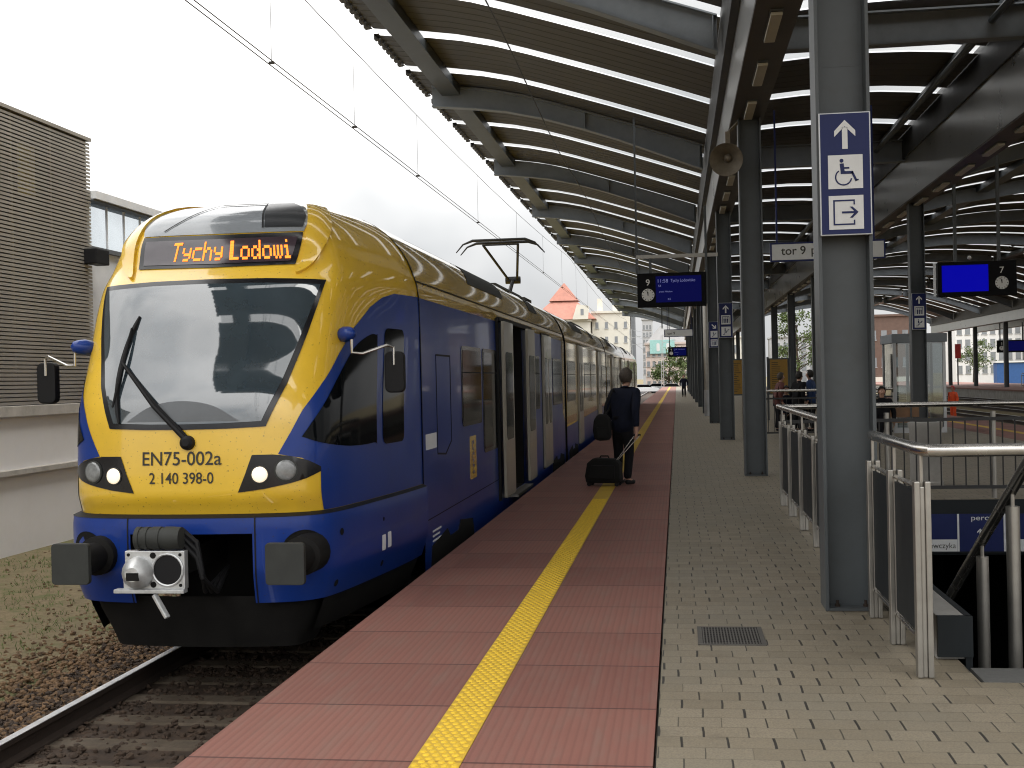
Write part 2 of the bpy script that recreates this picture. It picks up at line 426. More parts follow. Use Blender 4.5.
class MB:
    def __init__(s): s.v, s.f = [], []
    def quad_box(s, p):            # eight corners: bottom four ccw, top four ccw
        b = len(s.v); s.v += [tuple(q) for q in p]
        for f in ((3, 2, 1, 0), (4, 5, 6, 7), (0, 1, 5, 4), (1, 2, 6, 5), (2, 3, 7, 6), (3, 0, 4, 7)):
            s.f.append(tuple(b + i for i in f))
        return s
    def box(s, x0, x1, y0, y1, z0, z1):
        return s.quad_box([(x0, y0, z0), (x1, y0, z0), (x1, y1, z0), (x0, y1, z0), (x0, y0, z1), (x1, y0, z1), (x1, y1, z1), (x0, y1, z1)])
    def bar(s, a, b, w, h, up=(0, 0, 1)):
        a, b = Vector(a), Vector(b); d = (b - a).normalized(); up = Vector(up)
        if abs(d.dot(up)) > 0.98: up = Vector((0, 1, 0))
        r = d.cross(up).normalized() * (w / 2); u = r.cross(d).normalized() * (h / 2)
        return s.quad_box([a - r - u, a + r - u, b + r - u, b - r - u, a - r + u, a + r + u, b + r + u, b - r + u])
    def tube(s, pts, r, n=10, cap=True):
        pts = [Vector(p) for p in pts]; rs = r if isinstance(r, (list, tuple)) else [r] * len(pts)
        b = len(s.v); prev = None
        for i, p in enumerate(pts):
            d = (pts[min(i + 1, len(pts) - 1)] - pts[max(i - 1, 0)]).normalized()
            if prev is None:
                u = Vector((0, 0, 1)) if abs(d.z) < 0.9 else Vector((0, 1, 0))
                u = (u - d * u.dot(d)).normalized()
            else:
                u = (prev - d * prev.dot(d)).normalized()
            prev = u; w = d.cross(u)
            for k in range(n):
                a = 2 * math.pi * k / n
                s.v.append(tuple(p + (u * math.cos(a) + w * math.sin(a)) * rs[i]))
        for i in range(len(pts) - 1):
            for k in range(n):
                k2 = (k + 1) % n
                s.f.append((b + i * n + k, b + i * n + k2, b + (i + 1) * n + k2, b + (i + 1) * n + k))
        if cap:
            s.f.append(tuple(b + k for k in reversed(range(n))))
            s.f.append(tuple(b + (len(pts) - 1) * n + k for k in range(n)))
        return s
    def lathe(s, c, axis, prof, n=20):
        """prof: list of (distance along axis, radius)"""
        c, d = Vector(c), Vector(axis).normalized()
        return s.tube([c + d * t for t, _ in prof], [max(r, 1e-4) for _, r in prof], n) if False else s._lathe(c, d, prof, n)
    def _lathe(s, c, d, prof, n):
        u = Vector((0, 0, 1)) if abs(d.z) < 0.9 else Vector((0, 1, 0))
        u = (u - d * u.dot(d)).normalized(); w = d.cross(u); b = len(s.v)
        for t, r in prof:
            for k in range(n):
                a = 2 * math.pi * k / n
                s.v.append(tuple(c + d * t + (u * math.cos(a) + w * math.sin(a)) * max(r, 1e-4)))
        for i in range(len(prof) - 1):
            for k in range(n):
                k2 = (k + 1) % n
                s.f.append((b + i * n + k, b + i * n + k2, b + (i + 1) * n + k2, b + (i + 1) * n + k))
        s.f.append(tuple(b + k for k in reversed(range(n))))
        s.f.append(tuple(b + (len(prof) - 1) * n + k for k in range(n)))
        return s
    def prism(s, poly, fn, d):
        """poly: 2-D outline; fn(u, v, w) -> 3-D, w from 0 to d"""
        b = len(s.v); n = len(poly)
        s.v += [tuple(fn(u, v, 0)) for u, v in poly] + [tuple(fn(u, v, d)) for u, v in poly]
        s.f.append(tuple(b + i for i in range(n))); s.f.append(tuple(b + n + i for i in reversed(range(n))))
        for i in range(n):
            j = (i + 1) % n
            s.f.append((b + j, b + i, b + n + i, b + n + j))
        return s
    def poly(s, pts):
        b = len(s.v); s.v += [tuple(p) for p in pts]; s.f.append(tuple(range(b, b + len(pts)))); return s
    def grid(s, rows):
        b = len(s.v); nr, nc = len(rows), len(rows[0])
        for r in rows: s.v += [tuple(p) for p in r]
        for i in range(nr - 1):
            for j in range(nc - 1):
                s.f.append((b + i * nc + j, b + i * nc + j + 1, b + (i + 1) * nc + j + 1, b + (i + 1) * nc + j))
        return s
    def raw(s, vs, fs):
        b = len(s.v); s.v += [tuple(v) for v in vs]; s.f += [tuple(b + i for i in f) for f in fs]; return s
    def build(s, name, m, parent=None, smooth=False, bevel=0.0, fix=True):
        o = org(parent)
        me = bpy.data.meshes.new(name)
        me.from_pydata([(v[0] - o.x, v[1] - o.y, v[2] - o.z) for v in s.v], [], s.f)
        if fix or bevel:
            bm = bmesh.new(); bm.from_mesh(me)
            if bevel:
                es = [e for e in bm.edges if len(e.link_faces) == 2 and e.calc_face_angle(0) > 0.5]
                bmesh.ops.bevel(bm, geom=es, offset=bevel, segments=2, affect='EDGES', profile=0.6)
            bmesh.ops.recalc_face_normals(bm, faces=bm.faces)
            bm.to_mesh(me); bm.free()
        if smooth:
            me.polygons.foreach_set('use_smooth', [True] * len(me.polygons))
            if smooth != 'all':
                me.set_sharp_from_angle(angle=R(35))
        me.materials.append(M[m] if isinstance(m, str) else m)
        ob = bpy.data.objects.new(name, me)
        COL.objects.link(ob)
        if parent is not None: ob.parent = parent
        ORG[ob.name] = o
        return ob

def tag(o, label=None, cat=None, group=None, kind=None):
    if label: o['label'] = label
    if cat: o['category'] = cat
    if group: o['group'] = group
    if kind: o['kind'] = kind
    return o
def empty(name, loc, label, cat, group=None):
    o = bpy.data.objects.new(name, None); COL.objects.link(o)
    o.location = loc; o.empty_display_size = 0.3
    ORG[o.name] = Vector(loc)
    return tag(o, label, cat, group)
def copy_tree(o, parent=None):
    c = o.copy(); COL.objects.link(c)
    if parent is not None:
        c.parent = parent
    for ch in list(o.children): copy_tree(ch, c)
    return c
def dup(root, delta, label=None, group=None):
    c = copy_tree(root); c.location = Vector(root.location) + Vector(delta)
    if label: c['label'] = label
    if group: c['group'] = group
    return c
ORD = ['first', 'second', 'third', 'fourth', 'fifth', 'sixth', 'seventh', 'eighth', 'ninth', 'tenth', 'eleventh', 'twelfth', 'thirteenth', 'fourteenth', 'fifteenth']

def rrect(x0, x1, z0, z1, r, n=4):
    out = []
    for cx, cz, a0 in ((x1 - r, z1 - r, 0), (x0 + r, z1 - r, 90), (x0 + r, z0 + r, 180), (x1 - r, z0 + r, 270)):
        for k in range(n + 1):
            a = R(a0 + 90 * k / n); out.append((cx + r * math.cos(a), cz + r * math.sin(a)))
    return out
def circ(cx, cz, r, n=28): return [(cx + r * math.cos(2 * math.pi * k / n), cz + r * math.sin(2 * math.pi * k / n)) for k in range(n)]
def stroke(p, q, w):
    d = Vector((q[0] - p[0], q[1] - p[1])).normalized() * (w / 2); nx, ny = -d.y, d.x
    return [(p[0] - nx, p[1] - ny), (q[0] - nx, q[1] - ny), (q[0] + nx, q[1] + ny), (p[0] + nx, p[1] + ny)]
def ringseg(cx, cz, r0, r1, a0, a1, n=16):
    A = [R(a0 + (a1 - a0) * k / n) for k in range(n + 1)]
    return [(cx + r1 * math.cos(a), cz + r1 * math.sin(a)) for a in A] + [(cx + r0 * math.cos(a), cz + r0 * math.sin(a)) for a in reversed(A)]

_TXT = {}
def text2d(s, size, align='LEFT', bold=0.0):
    key = (s, align, bold)
    if key not in _TXT:
        cu = bpy.data.curves.new('txt', 'FONT'); cu.body = s; cu.size = 1.0; cu.align_x = align; cu.offset = bold
        ob = bpy.data.objects.new('txt', cu); COL.objects.link(ob)
        dg = bpy.context.evaluated_depsgraph_get()
        me = bpy.data.meshes.new_from_object(ob.evaluated_get(dg))
        _TXT[key] = ([(v.co.x, v.co.y) for v in me.vertices], [tuple(p.vertices) for p in me.polygons])
        bpy.data.objects.remove(ob); bpy.data.meshes.remove(me); bpy.data.curves.remove(cu)
    vs, fs = _TXT[key]
    return [(x * size, y * size) for x, y in vs], fs
def add_text(mb, s, x, z, y, size, align='LEFT', bold=0.0, width=None):
    """text on a vertical plane facing -Y"""
    vs, fs = text2d(s, size, align, bold)
    k = 1.0
    if width:
        w = max(v[0] for v in vs) - min(v[0] for v in vs); k = width / w
    mb.raw([(x + a * k, y, z + b) for a, b in vs], fs)
    return mb
def face_y(y):                     # 2-D outline -> prism facing -Y
    return lambda u, v, w: (u, y - w, v)
AX=-3.92; YF=9.15; YE=11.8
_PL=[(-0.35,9.17),(0,9.15),(0.35,9.165),(0.65,9.2),(0.88,9.27),(1.03,9.40),(1.10,9.58),(1.165,9.92),(1.245,10.5),(1.325,11.2),(1.37,11.8),(1.38,12.2)]
def _cat(p0,p1,p2,p3,t):
    return tuple(0.5*((2*b)+(-a+c)*t+(2*a-5*b+4*c-d)*t*t+(-a+3*b-3*c+d)*t**3) for a,b,c,d in zip(p0,p1,p2,p3))
_S=[]
for i in range(1,len(_PL)-2):
    for k in range(24):
        _S.append(_cat(_PL[i-1],_PL[i],_PL[i+1],_PL[i+2],k/24))
_S.append(_PL[-2])
_L=[0.0]
for a,b in zip(_S,_S[1:]): _L.append(_L[-1]+math.hypot(b[0]-a[0],b[1]-a[1]))
UMAX=_L[-1]
def lerp(tab,x):
    if x<=tab[0][0]: return tab[0][1]
    for (a,fa),(b,fb) in zip(tab,tab[1:]):
        if x<=b:
            t=(x-a)/(b-a); return fa+(fb-fa)*t
    return tab[-1][1]
def smooth_tab(tab,x):
    # monotone-ish Catmull on a table
    if x<=tab[0][0]: return tab[0][1]
    if x>=tab[-1][0]: return tab[-1][1]
    i=0
    while x>tab[i+1][0]: i+=1
    def m(j):
        if j==0: return (tab[1][1]-tab[0][1])/(tab[1][0]-tab[0][0])
        if j==len(tab)-1: return (tab[-1][1]-tab[-2][1])/(tab[-1][0]-tab[-2][0])
        d0=(tab[j][1]-tab[j-1][1])/(tab[j][0]-tab[j-1][0]); d1=(tab[j+1][1]-tab[j][1])/(tab[j+1][0]-tab[j][0])
        if d0*d1<=0: return 0
        return 2*d0*d1/(d0+d1)
    h=tab[i+1][0]-tab[i][0]; t=(x-tab[i][0])/h
    a,b=tab[i][1],tab[i+1][1]; ma,mb=m(i)*h,m(i+1)*h
    return (2*t**3-3*t*t+1)*a+(t**3-2*t*t+t)*ma+(-2*t**3+3*t*t)*b+(t**3-t*t)*mb
HW=[(-1,1.38),(2.3,1.38),(2.6,1.37),(2.9,1.28),(3.1,1.16),(3.25,1.01),(3.38,0.78),(3.45,0.5),(3.49,0.25),(3.5,0.0)]
RY=[(-1,0.075),(0.6,0.075),(0.69,0.065),(0.855,0.0),(0.9,0.0),(1.4,0.03),(2.0,0.28),(2.54,0.55),(2.76,0.74),(3.0,0.84),(3.2,1.0),(3.35,1.35),(3.44,2.1),(3.5,2.7)]
def plan(u):
    s=abs(u)
    if s>=UMAX: x,y=_S[-1][0],_S[-1][1]+(s-UMAX)
    else:
        i=min(max(bisect.bisect_right(_L,s)-1,0),len(_S)-2)
        t=(s-_L[i])/(_L[i+1]-_L[i])
        x=_S[i][0]+(_S[i+1][0]-_S[i][0])*t; y=_S[i][1]+(_S[i+1][1]-_S[i][1])*t
    return (x if u>=0 else -x),y
def surf(u,z,off=0.0):
    x,y=plan(u)
    k=(YE-YF-smooth_tab(RY,z))/(YE-YF)
    X=AX+x*smooth_tab(HW,z)/1.38; Y=YE-(YE-y)*k if y<YE else y
    if off:
        e=0.004
        a=surf(u+e,z); b=surf(u-e,z); c=surf(u,z+e); d=surf(u,z-e)
        t1=[p-q for p,q in zip(a,b)]; t2=[p-q for p,q in zip(c,d)]
        n=(t1[1]*t2[2]-t1[2]*t2[1],t1[2]*t2[0]-t1[0]*t2[2],t1[0]*t2[1]-t1[1]*t2[0])
        l=math.sqrt(sum(q*q for q in n)) or 1
        return (X+n[0]/l*off,Y+n[1]/l*off,z+n[2]/l*off)
    return (X,Y,z)

# =================================================================== SETTING
ZG = -0.95                                    # track formation level
gx = (-600, 1.56, 5.66, 600); gy = (-80, 7.14, 26.76, 1200)      # one sheet, open where the stairwell goes down
gm = MB(); gm.v = [(x, y, ZG) for y in gy for x in gx]
gm.f = [(r * 4 + c, r * 4 + c + 1, r * 4 + c + 5, r * 4 + c + 4) for r in range(3) for c in range(3) if (r, c) != (1, 1)]
tag(gm.build('ground', 'ground'), kind='structure')
PXL, PXR, PY0, PY1 = -2.29, 10.25, -12.0, 205.0
HX0, HX1, HY0, HY1 = 1.62, 5.6, 7.2, 16.7      # stair opening
plat = MB()
for a in ((PXL + 0.06, HX0 - 0.12, PY0, PY1), (HX1 + 0.12, PXR - 0.06, PY0, PY1), (HX0 - 0.12, HX1 + 0.12, PY0, HY0 - 0.12), (HX0 - 0.12, HX1 + 0.12, HY1 + 10.13, PY1)):
    plat.box(a[0], a[1], a[2], a[3], ZG - 0.5, -0.10)
platform = tag(plat.build('platform', 'concrete'), kind='structure')
def slab(name, m, x0, x1, y0, y1, top=0.0, th=0.098):
    return tag(MB().box(x0, x1, y0, y1, top - th, top).build(name, m), kind='structure')
slab('red_paving', 'red', PXL, -1.225, PY0, PY1)
slab('red_paving', 'red', -0.995, -0.142, PY0, PY1)
slab('warning_strip', 'yline', -1.223, -0.997, PY0, PY1, 0.003)
slab('red_paving', 'red', 8.1, 8.96, PY0, PY1)
slab('warning_strip', 'yline', 8.962, 9.188, PY0, PY1, 0.003)
slab('red_paving', 'red', 9.19, PXR, PY0, PY1)
slab('paving', 'pavers', -0.128, HX0, PY0, PY1, -0.002)
slab('paving', 'pavers', HX1, 8.098, PY0, PY1, -0.002)
slab('paving', 'pavers', HX0, HX1, PY0, HY0 - 0.32, -0.002)
slab('paving', 'pavers', HX0, HX1, HY1, PY1, -0.002)
slab('stair_landing', 'granite', HX0 + 0.02, HX1, HY0 - 0.318, HY0, 0.001)
# studs of the warning strip nearest the camera
mb = MB()
for i in range(int((17 - 3.0) / 0.05)):
    y = 3.0 + i * 0.05
    for k in range(4 + i % 2):
        x = -1.11 + (k - 1.5 - 0.5 * (i % 2)) * 0.046
        r1, r2, hh = 0.0185, 0.013, 0.009
        b = len(mb.v)
        for rr, z in ((r1, 0.003), (r2, hh)):
            for a in range(6): mb.v.append((x + rr * math.cos(a * math.pi / 3), y + rr * math.sin(a * math.pi / 3), z))
        for a in range(6): mb.f.append((b + a, b + (a + 1) % 6, b + 6 + (a + 1) % 6, b + 6 + a))
        mb.f.append(tuple(b + 6 + a for a in range(6)))
tag(mb.build('warning_studs', 'stud', fix=False), kind='structure')

# stairwell
sw = MB()
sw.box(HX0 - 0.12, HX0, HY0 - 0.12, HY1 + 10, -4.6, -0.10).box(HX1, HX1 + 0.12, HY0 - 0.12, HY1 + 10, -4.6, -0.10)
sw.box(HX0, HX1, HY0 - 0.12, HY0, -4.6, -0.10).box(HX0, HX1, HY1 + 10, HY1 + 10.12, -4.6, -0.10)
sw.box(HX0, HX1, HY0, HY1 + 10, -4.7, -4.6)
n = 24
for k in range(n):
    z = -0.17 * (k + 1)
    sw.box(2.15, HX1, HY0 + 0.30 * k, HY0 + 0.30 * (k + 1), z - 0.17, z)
tag(sw.build('stairwell', 'shadeconc'), kind='structure')
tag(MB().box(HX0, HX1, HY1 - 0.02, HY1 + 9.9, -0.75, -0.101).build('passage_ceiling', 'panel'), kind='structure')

# drain grate
g = empty('drain_grate', (0.315, 8.02, 0), 'dark iron drain grate let into the grey pavers', 'grate')
fr = MB()
x0, x1, y0, y1 = 0.10, 0.53, 7.74, 8.30
fr.box(x0, x1, y0, y0 + 0.03, -0.02, 0.004).box(x0, x1, y1 - 0.03, y1, -0.02, 0.004).box(x0, x0 + 0.03, y0 + 0.03, y1 - 0.03, -0.02, 0.004).box(x1 - 0.03, x1, y0 + 0.03, y1 - 0.03, -0.02, 0.004)
fr.build('frame', 'grate', g)
MB().box(x0 + 0.03, x1 - 0.03, y0 + 0.03, y1 - 0.03, -0.02, -0.0005).build('sump', 'black', g)
mb = MB()
for k in range(19): mb.box(x0 + 0.03 + 0.0195 * k + 0.004, x0 + 0.03 + 0.0195 * k + 0.013, y0 + 0.03, y1 - 0.03, -0.0004, 0.003)
for k in range(1, 8): mb.box(x0 + 0.03, x1 - 0.03, y0 + 0.067 * k, y0 + 0.067 * k + 0.006, -0.0004, 0.0022)
mb.build('bars', 'grate', g)

# ------------------------------------------------------------------ tracks
proto_c = {}
def railway_track(xc, y0, y1, label, sleepers=True, nmax=100, clips=False):
    t = empty('railway_track', (xc, y0, ZG), label, 'railway track')
    for s_ in (-1, 1):
        rx = xc + s_ * 0.7535
        prof = [(-0.07, -0.90), (0.07, -0.90), (0.065, -0.885), (0.012, -0.865), (0.010, -0.785), (0.036, -0.77), (0.036, -0.737), (-0.036, -0.737), (-0.036, -0.77), (-0.010, -0.785), (-0.012, -0.865), (-0.065, -0.885)]
        r_ = MB().prism(prof, lambda u, v, w: (rx + u, y0 + w, v), y1 - y0).build('rail', 'rust', t)
        MB().box(rx - 0.033, rx + 0.033, y0, y1, -0.7365, -0.730).build('rail_head', 'railtop', r_, bevel=0.002)
    if sleepers:
        first = None
        for k in range(nmax):
            y = max(y0, -4) + 0.62 * k
            if y > y1: break
            if first is None:
                sl = MB()
                yy = y
                sl.quad_box([(xc - 1.28, yy - 0.14, -0.98), (xc + 1.28, yy - 0.14, -0.98), (xc + 1.28, yy + 0.14, -0.98), (xc - 1.28, yy + 0.14, -0.98),
                             (xc - 1.26, yy - 0.10, -0.905), (xc + 1.26, yy - 0.10, -0.905), (xc + 1.26, yy + 0.10, -0.905), (xc - 1.26, yy + 0.10, -0.905)])
                first = sl.build('sleeper', 'sleeper', t, bevel=0.01)
                ff = yy
            else:
                c = first.copy(); COL.objects.link(c); c.parent = t
                c.location = (first.location.x, first.location.y + (y - ff), first.location.z)
        if clips:
            sleepers_ = [o for o in t.children if o.name.startswith('sleeper')]
            for k, so in enumerate(sleepers_[:26]):
                if k < 10: continue
                for s_ in (-1, 1):
                    for d in (-0.12, 0.12):
                        y = ff + so.location.y - first.location.y
                        if k == 10:
                            c = MB().box(xc + s_ * 0.7535 + d - 0.035, xc + s_ * 0.7535 + d + 0.035, ff - 0.05, ff + 0.05, -0.905, -0.865).build('rail_clip', 'rust', so)
                            c.location = (0, 0, 0); proto_c[(s_, d)] = c
                        else:
                            c = proto_c[(s_, d)].copy(); COL.objects.link(c); c.parent = so
    return t
railway_track(AX - 0.05, -10, 260, 'railway track beside the left platform edge, running under the blue and yellow train', clips=True)
railway_track(12.0, 20, 260, 'railway track along the right platform edge', nmax=70)
tr0 = railway_track(16.6, 20, 260, 'railway track between the two island platforms, second from the right platform edge', nmax=60)
dup(tr0, (4.2, 0, 0), 'railway track between the two island platforms, third from the right platform edge')
dup(tr0, (8.4, 0, 0), 'railway track beside the far right platform wall')

# ballast: real stones where the photograph shows them
def stones(name, m, n, fx, zf, smin, smax, seed):
    rnd = random.Random(seed); mb = MB()
    ico = bmesh.new(); bmesh.ops.create_icosphere(ico, subdivisions=1, radius=1.0)
    iv = [v.co.copy() for v in ico.verts]; jf = [tuple(v.index for v in f.verts) for f in ico.faces]; ico.free()
    for _ in range(n):
        x, y = fx(rnd)
        s_ = rnd.uniform(smin, smax)
        sx, sy, sz = s_ * rnd.uniform(0.7, 1.3), s_ * rnd.uniform(0.7, 1.3), s_ * rnd.uniform(0.5, 0.9)
        rot = Matrix.Rotation(rnd.uniform(0, 6.28), 3, 'Z') @ Matrix.Rotation(rnd.uniform(-0.6, 0.6), 3, 'X')
        c = Vector((x, y, zf(x, y, rnd)))
        mb.raw([c + rot @ Vector((v.x * sx * rnd.uniform(0.75, 1.2), v.y * sy * rnd.uniform(0.75, 1.2), v.z * sz * rnd.uniform(0.75, 1.2))) for v in iv], jf)
    return tag(mb.build(name, m, fix=False), kind='stuff', label='ballast stones around the left rails', cat='ballast')
def shoulder_z(x, y, r):
    t = min(1, max(0, (-5.5 - x) / 1.3))
    return -0.905 - 0.05 * t + r.uniform(-0.02, 0.015)
MBs = MB()
bed = MB()
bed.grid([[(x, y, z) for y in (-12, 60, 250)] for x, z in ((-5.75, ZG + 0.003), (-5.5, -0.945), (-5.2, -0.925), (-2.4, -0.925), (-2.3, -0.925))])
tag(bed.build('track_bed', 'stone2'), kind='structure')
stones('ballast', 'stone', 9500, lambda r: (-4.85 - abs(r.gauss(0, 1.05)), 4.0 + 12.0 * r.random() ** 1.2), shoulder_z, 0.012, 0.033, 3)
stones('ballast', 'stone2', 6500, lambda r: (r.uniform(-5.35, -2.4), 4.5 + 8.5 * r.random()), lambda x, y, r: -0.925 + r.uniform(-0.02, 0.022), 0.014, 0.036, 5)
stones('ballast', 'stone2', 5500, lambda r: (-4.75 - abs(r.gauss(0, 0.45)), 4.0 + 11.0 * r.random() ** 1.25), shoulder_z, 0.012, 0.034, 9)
stones('ballast', 'stone', 500, lambda r: (r.uniform(-10.4, -6.0), 8.0 + 13.0 * r.random()), lambda x, y, r: ZG + r.uniform(-0.01, 0.01), 0.012, 0.035, 11)
# sparse grass blades on the dirt
gr = MB(); rg = random.Random(4)
for _ in range(900):
    cx_, cy_ = rg.uniform(-10.5, -6.6), rg.uniform(9, 20)
    for _k in range(5):
        x, y = cx_ + rg.gauss(0, 0.06), cy_ + rg.gauss(0, 0.06); a = rg.uniform(0, 6.28); h_ = rg.uniform(0.02, 0.07)
        dx, dy = 0.006 * math.cos(a), 0.006 * math.sin(a); lx, ly = rg.gauss(0, 0.03), rg.gauss(0, 0.03)
        gr.poly([(x - dx, y - dy, ZG), (x + dx, y + dy, ZG), (x + lx, y + ly, ZG + h_)])
tag(gr.build('sparse_grass', 'grass', fix=False), 'sparse grass tufts on the dirt beside the wall', 'grass', kind='stuff')

# ------------------------------------------------------------------ left buildings
lb = empty('louvred_building', (-10.7, 12, ZG), 'bronze louvred building with a white rendered wall base left of the train', 'building')
YL0, YL1 = 2.0, 20.9
MB().box(-18, -10.75, YL0, YL1 - 0.02, 1.47, 6.25).build('core_wall', 'darkback', lb)
sl = MB()
n = 72
for k in range(n):
    z = 1.50 + (6.28 - 1.50) * k / n
    sl.quad_box([(-10.70, YL0, z), (-10.645, YL0, z - 0.018), (-10.645, YL1, z - 0.018), (-10.70, YL1, z), (-10.70, YL0, z + 0.044), (-10.645, YL0, z + 0.026), (-10.645, YL1, z + 0.026), (-10.70, YL1, z + 0.044)])
sl.build('louvre_screen', 'louvre', lb)
pst = MB()
for k in range(14): pst.box(-10.745, -10.705, YL1 - 0.03 - 1.25 * k - 0.05, YL1 - 0.03 - 1.25 * k, 1.48, 6.28)
pst.build('louvre_posts', 'louvre', lb)
MB().box(-18, -10.62, YL0, YL1 + 0.03, 6.28, 6.34).build('roof_edge', 'louvre', lb)
for y0 in (19.3, 18.2, 17.0):
    MB().box(-10.752, -10.746, y0 - 0.7, y0 - 0.15, 5.0, 5.85).build('lit_window', 'palepanel', lb)
MB().box(-18, -10.62, YL0, YL1 + 0.04, 1.29, 1.47).build('ledge', 'ledge', lb, bevel=0.01)
MB().box(-18, -10.70, YL0, YL1, 0.44, 1.287).build('wall', 'whitewall', lb)
MB().box(-18, -10.63, YL0, 60, 0.34, 0.438).build('ledge', 'ledge', lb, bevel=0.01)
MB().box(-18, -10.72, YL0, 60, ZG - 0.2, 0.338).build('wall', 'whitewall', lb)
fl = MB().box(-10.66, -10.40, 20.6, 21.1, 4.0, 4.28).build('floodlight', 'black', lb, bevel=0.02)
hall = empty('glazed_hall', (-10.7, 40, ZG), 'pale glazed hall behind the louvred building, just above the train front', 'building')
MB().box(-24, -10.8, 20.92, 75, 0.44, 4.36).build('wall', 'palepanel', hall)
MB().box(-24, -10.72, 20.92, 75, 4.30, 4.38).build('sill', 'greyroof', hall)
gz = MB().box(-10.80, -10.78, 20.93, 75, 4.38, 5.20).build('glazing', 'frosted', hall)
ml = MB().box(-10.775, -10.74, 21.0, 21.03, 4.385, 5.195).build('mullion', 'palepanel', gz)
for k in range(1, 40):
    c = ml.copy(); COL.objects.link(c); c.parent = gz; c.location = (0, 0.72 * k, 0)
MB().box(-11.0, -10.60, 20.92, 75, 5.20, 5.235).build('gutter', 'greyroof', hall)
MB().box(-11.1, -10.55, 20.92, 75, 5.235, 5.38).build('roof_edge', 'palepanel', hall)
sg_ = empty('track_mirror', (-9.9, 22.0, 3.9), 'white framed track mirror on a bracket behind the left shoulder of the train', 'mirror')
MB().prism(rrect(-10.05, -9.65, 3.95, 4.35, 0.1), lambda u, v, w: (u, 22.0 + w, v), 0.05).build('mirror_case', 'black', sg_)
MB().prism(rrect(-9.99, -9.66, 3.98, 4.32, 0.08), lambda u, v, w: (u, 21.995 - w, v), 0.004).build('mirror_face', 'signwhite', sg_)
MB().bar((-10.55, 22.1, 3.9), (-9.9, 22.1, 4.1), 0.05, 0.05).build('bracket', 'black', sg_)

# ------------------------------------------------------------------ canopy
CY = [8.87, 20.65, 32.2, 43.4, 55.0, 66.5, 78.0, 89.5, 101.0, 112.5, 124.0, 135.5, 147.0]
MIR = 3.75
ZT = [(-6.75, 9.80), (-6.45, 9.76), (-5.5, 9.66), (-4.4, 9.47), (-2.4, 8.88), (-1.0, 8.42), (0.0, 8.08), (0.97, 7.74)]
ZB = [(-6.3, 9.19), (-4.4, 8.95), (-2.4, 8.40), (0.97, 7.10)]
ZT2 = [(-14.95, 9.80), (-12.5, 10.02), (-10.0, 10.10), (-8.0, 9.99)] + ZT[1:]
def zt_left(x): return smooth_tab(ZT, x)
def zt_right(x): return smooth_tab(ZT2, x)
def zb(x): return smooth_tab(ZB, x)
CAN0, CAN1 = 2.0, 148.0
strips = [23.9 + 3.32 * k for k in range(-6, 38)]
STW = 0.55
def deck_ranges():
    y = CAN0; out = []
    for s_ in strips:
        out.append((y, s_ - STW / 2)); y = s_ + STW / 2
    out.append((y, CAN1)); return out
def corr(y0, y1, pitch=0.45, h_=0.009):
    n_ = max(1, round((y1 - y0) / pitch)); p = (y1 - y0) / n_; out = []
    for k in range(n_):
        a = y0 + p * k
        out += [(a, 0), (a + p * 0.46, 0), (a + p * 0.54, h_), (a + p * 0.96, h_)]
    out.append((y1, 0)); return out
canopy = empty('platform_canopy', (MIR, 60, 0), 'curved grey steel platform canopy with clear skylight strips over the near platform', 'canopy')
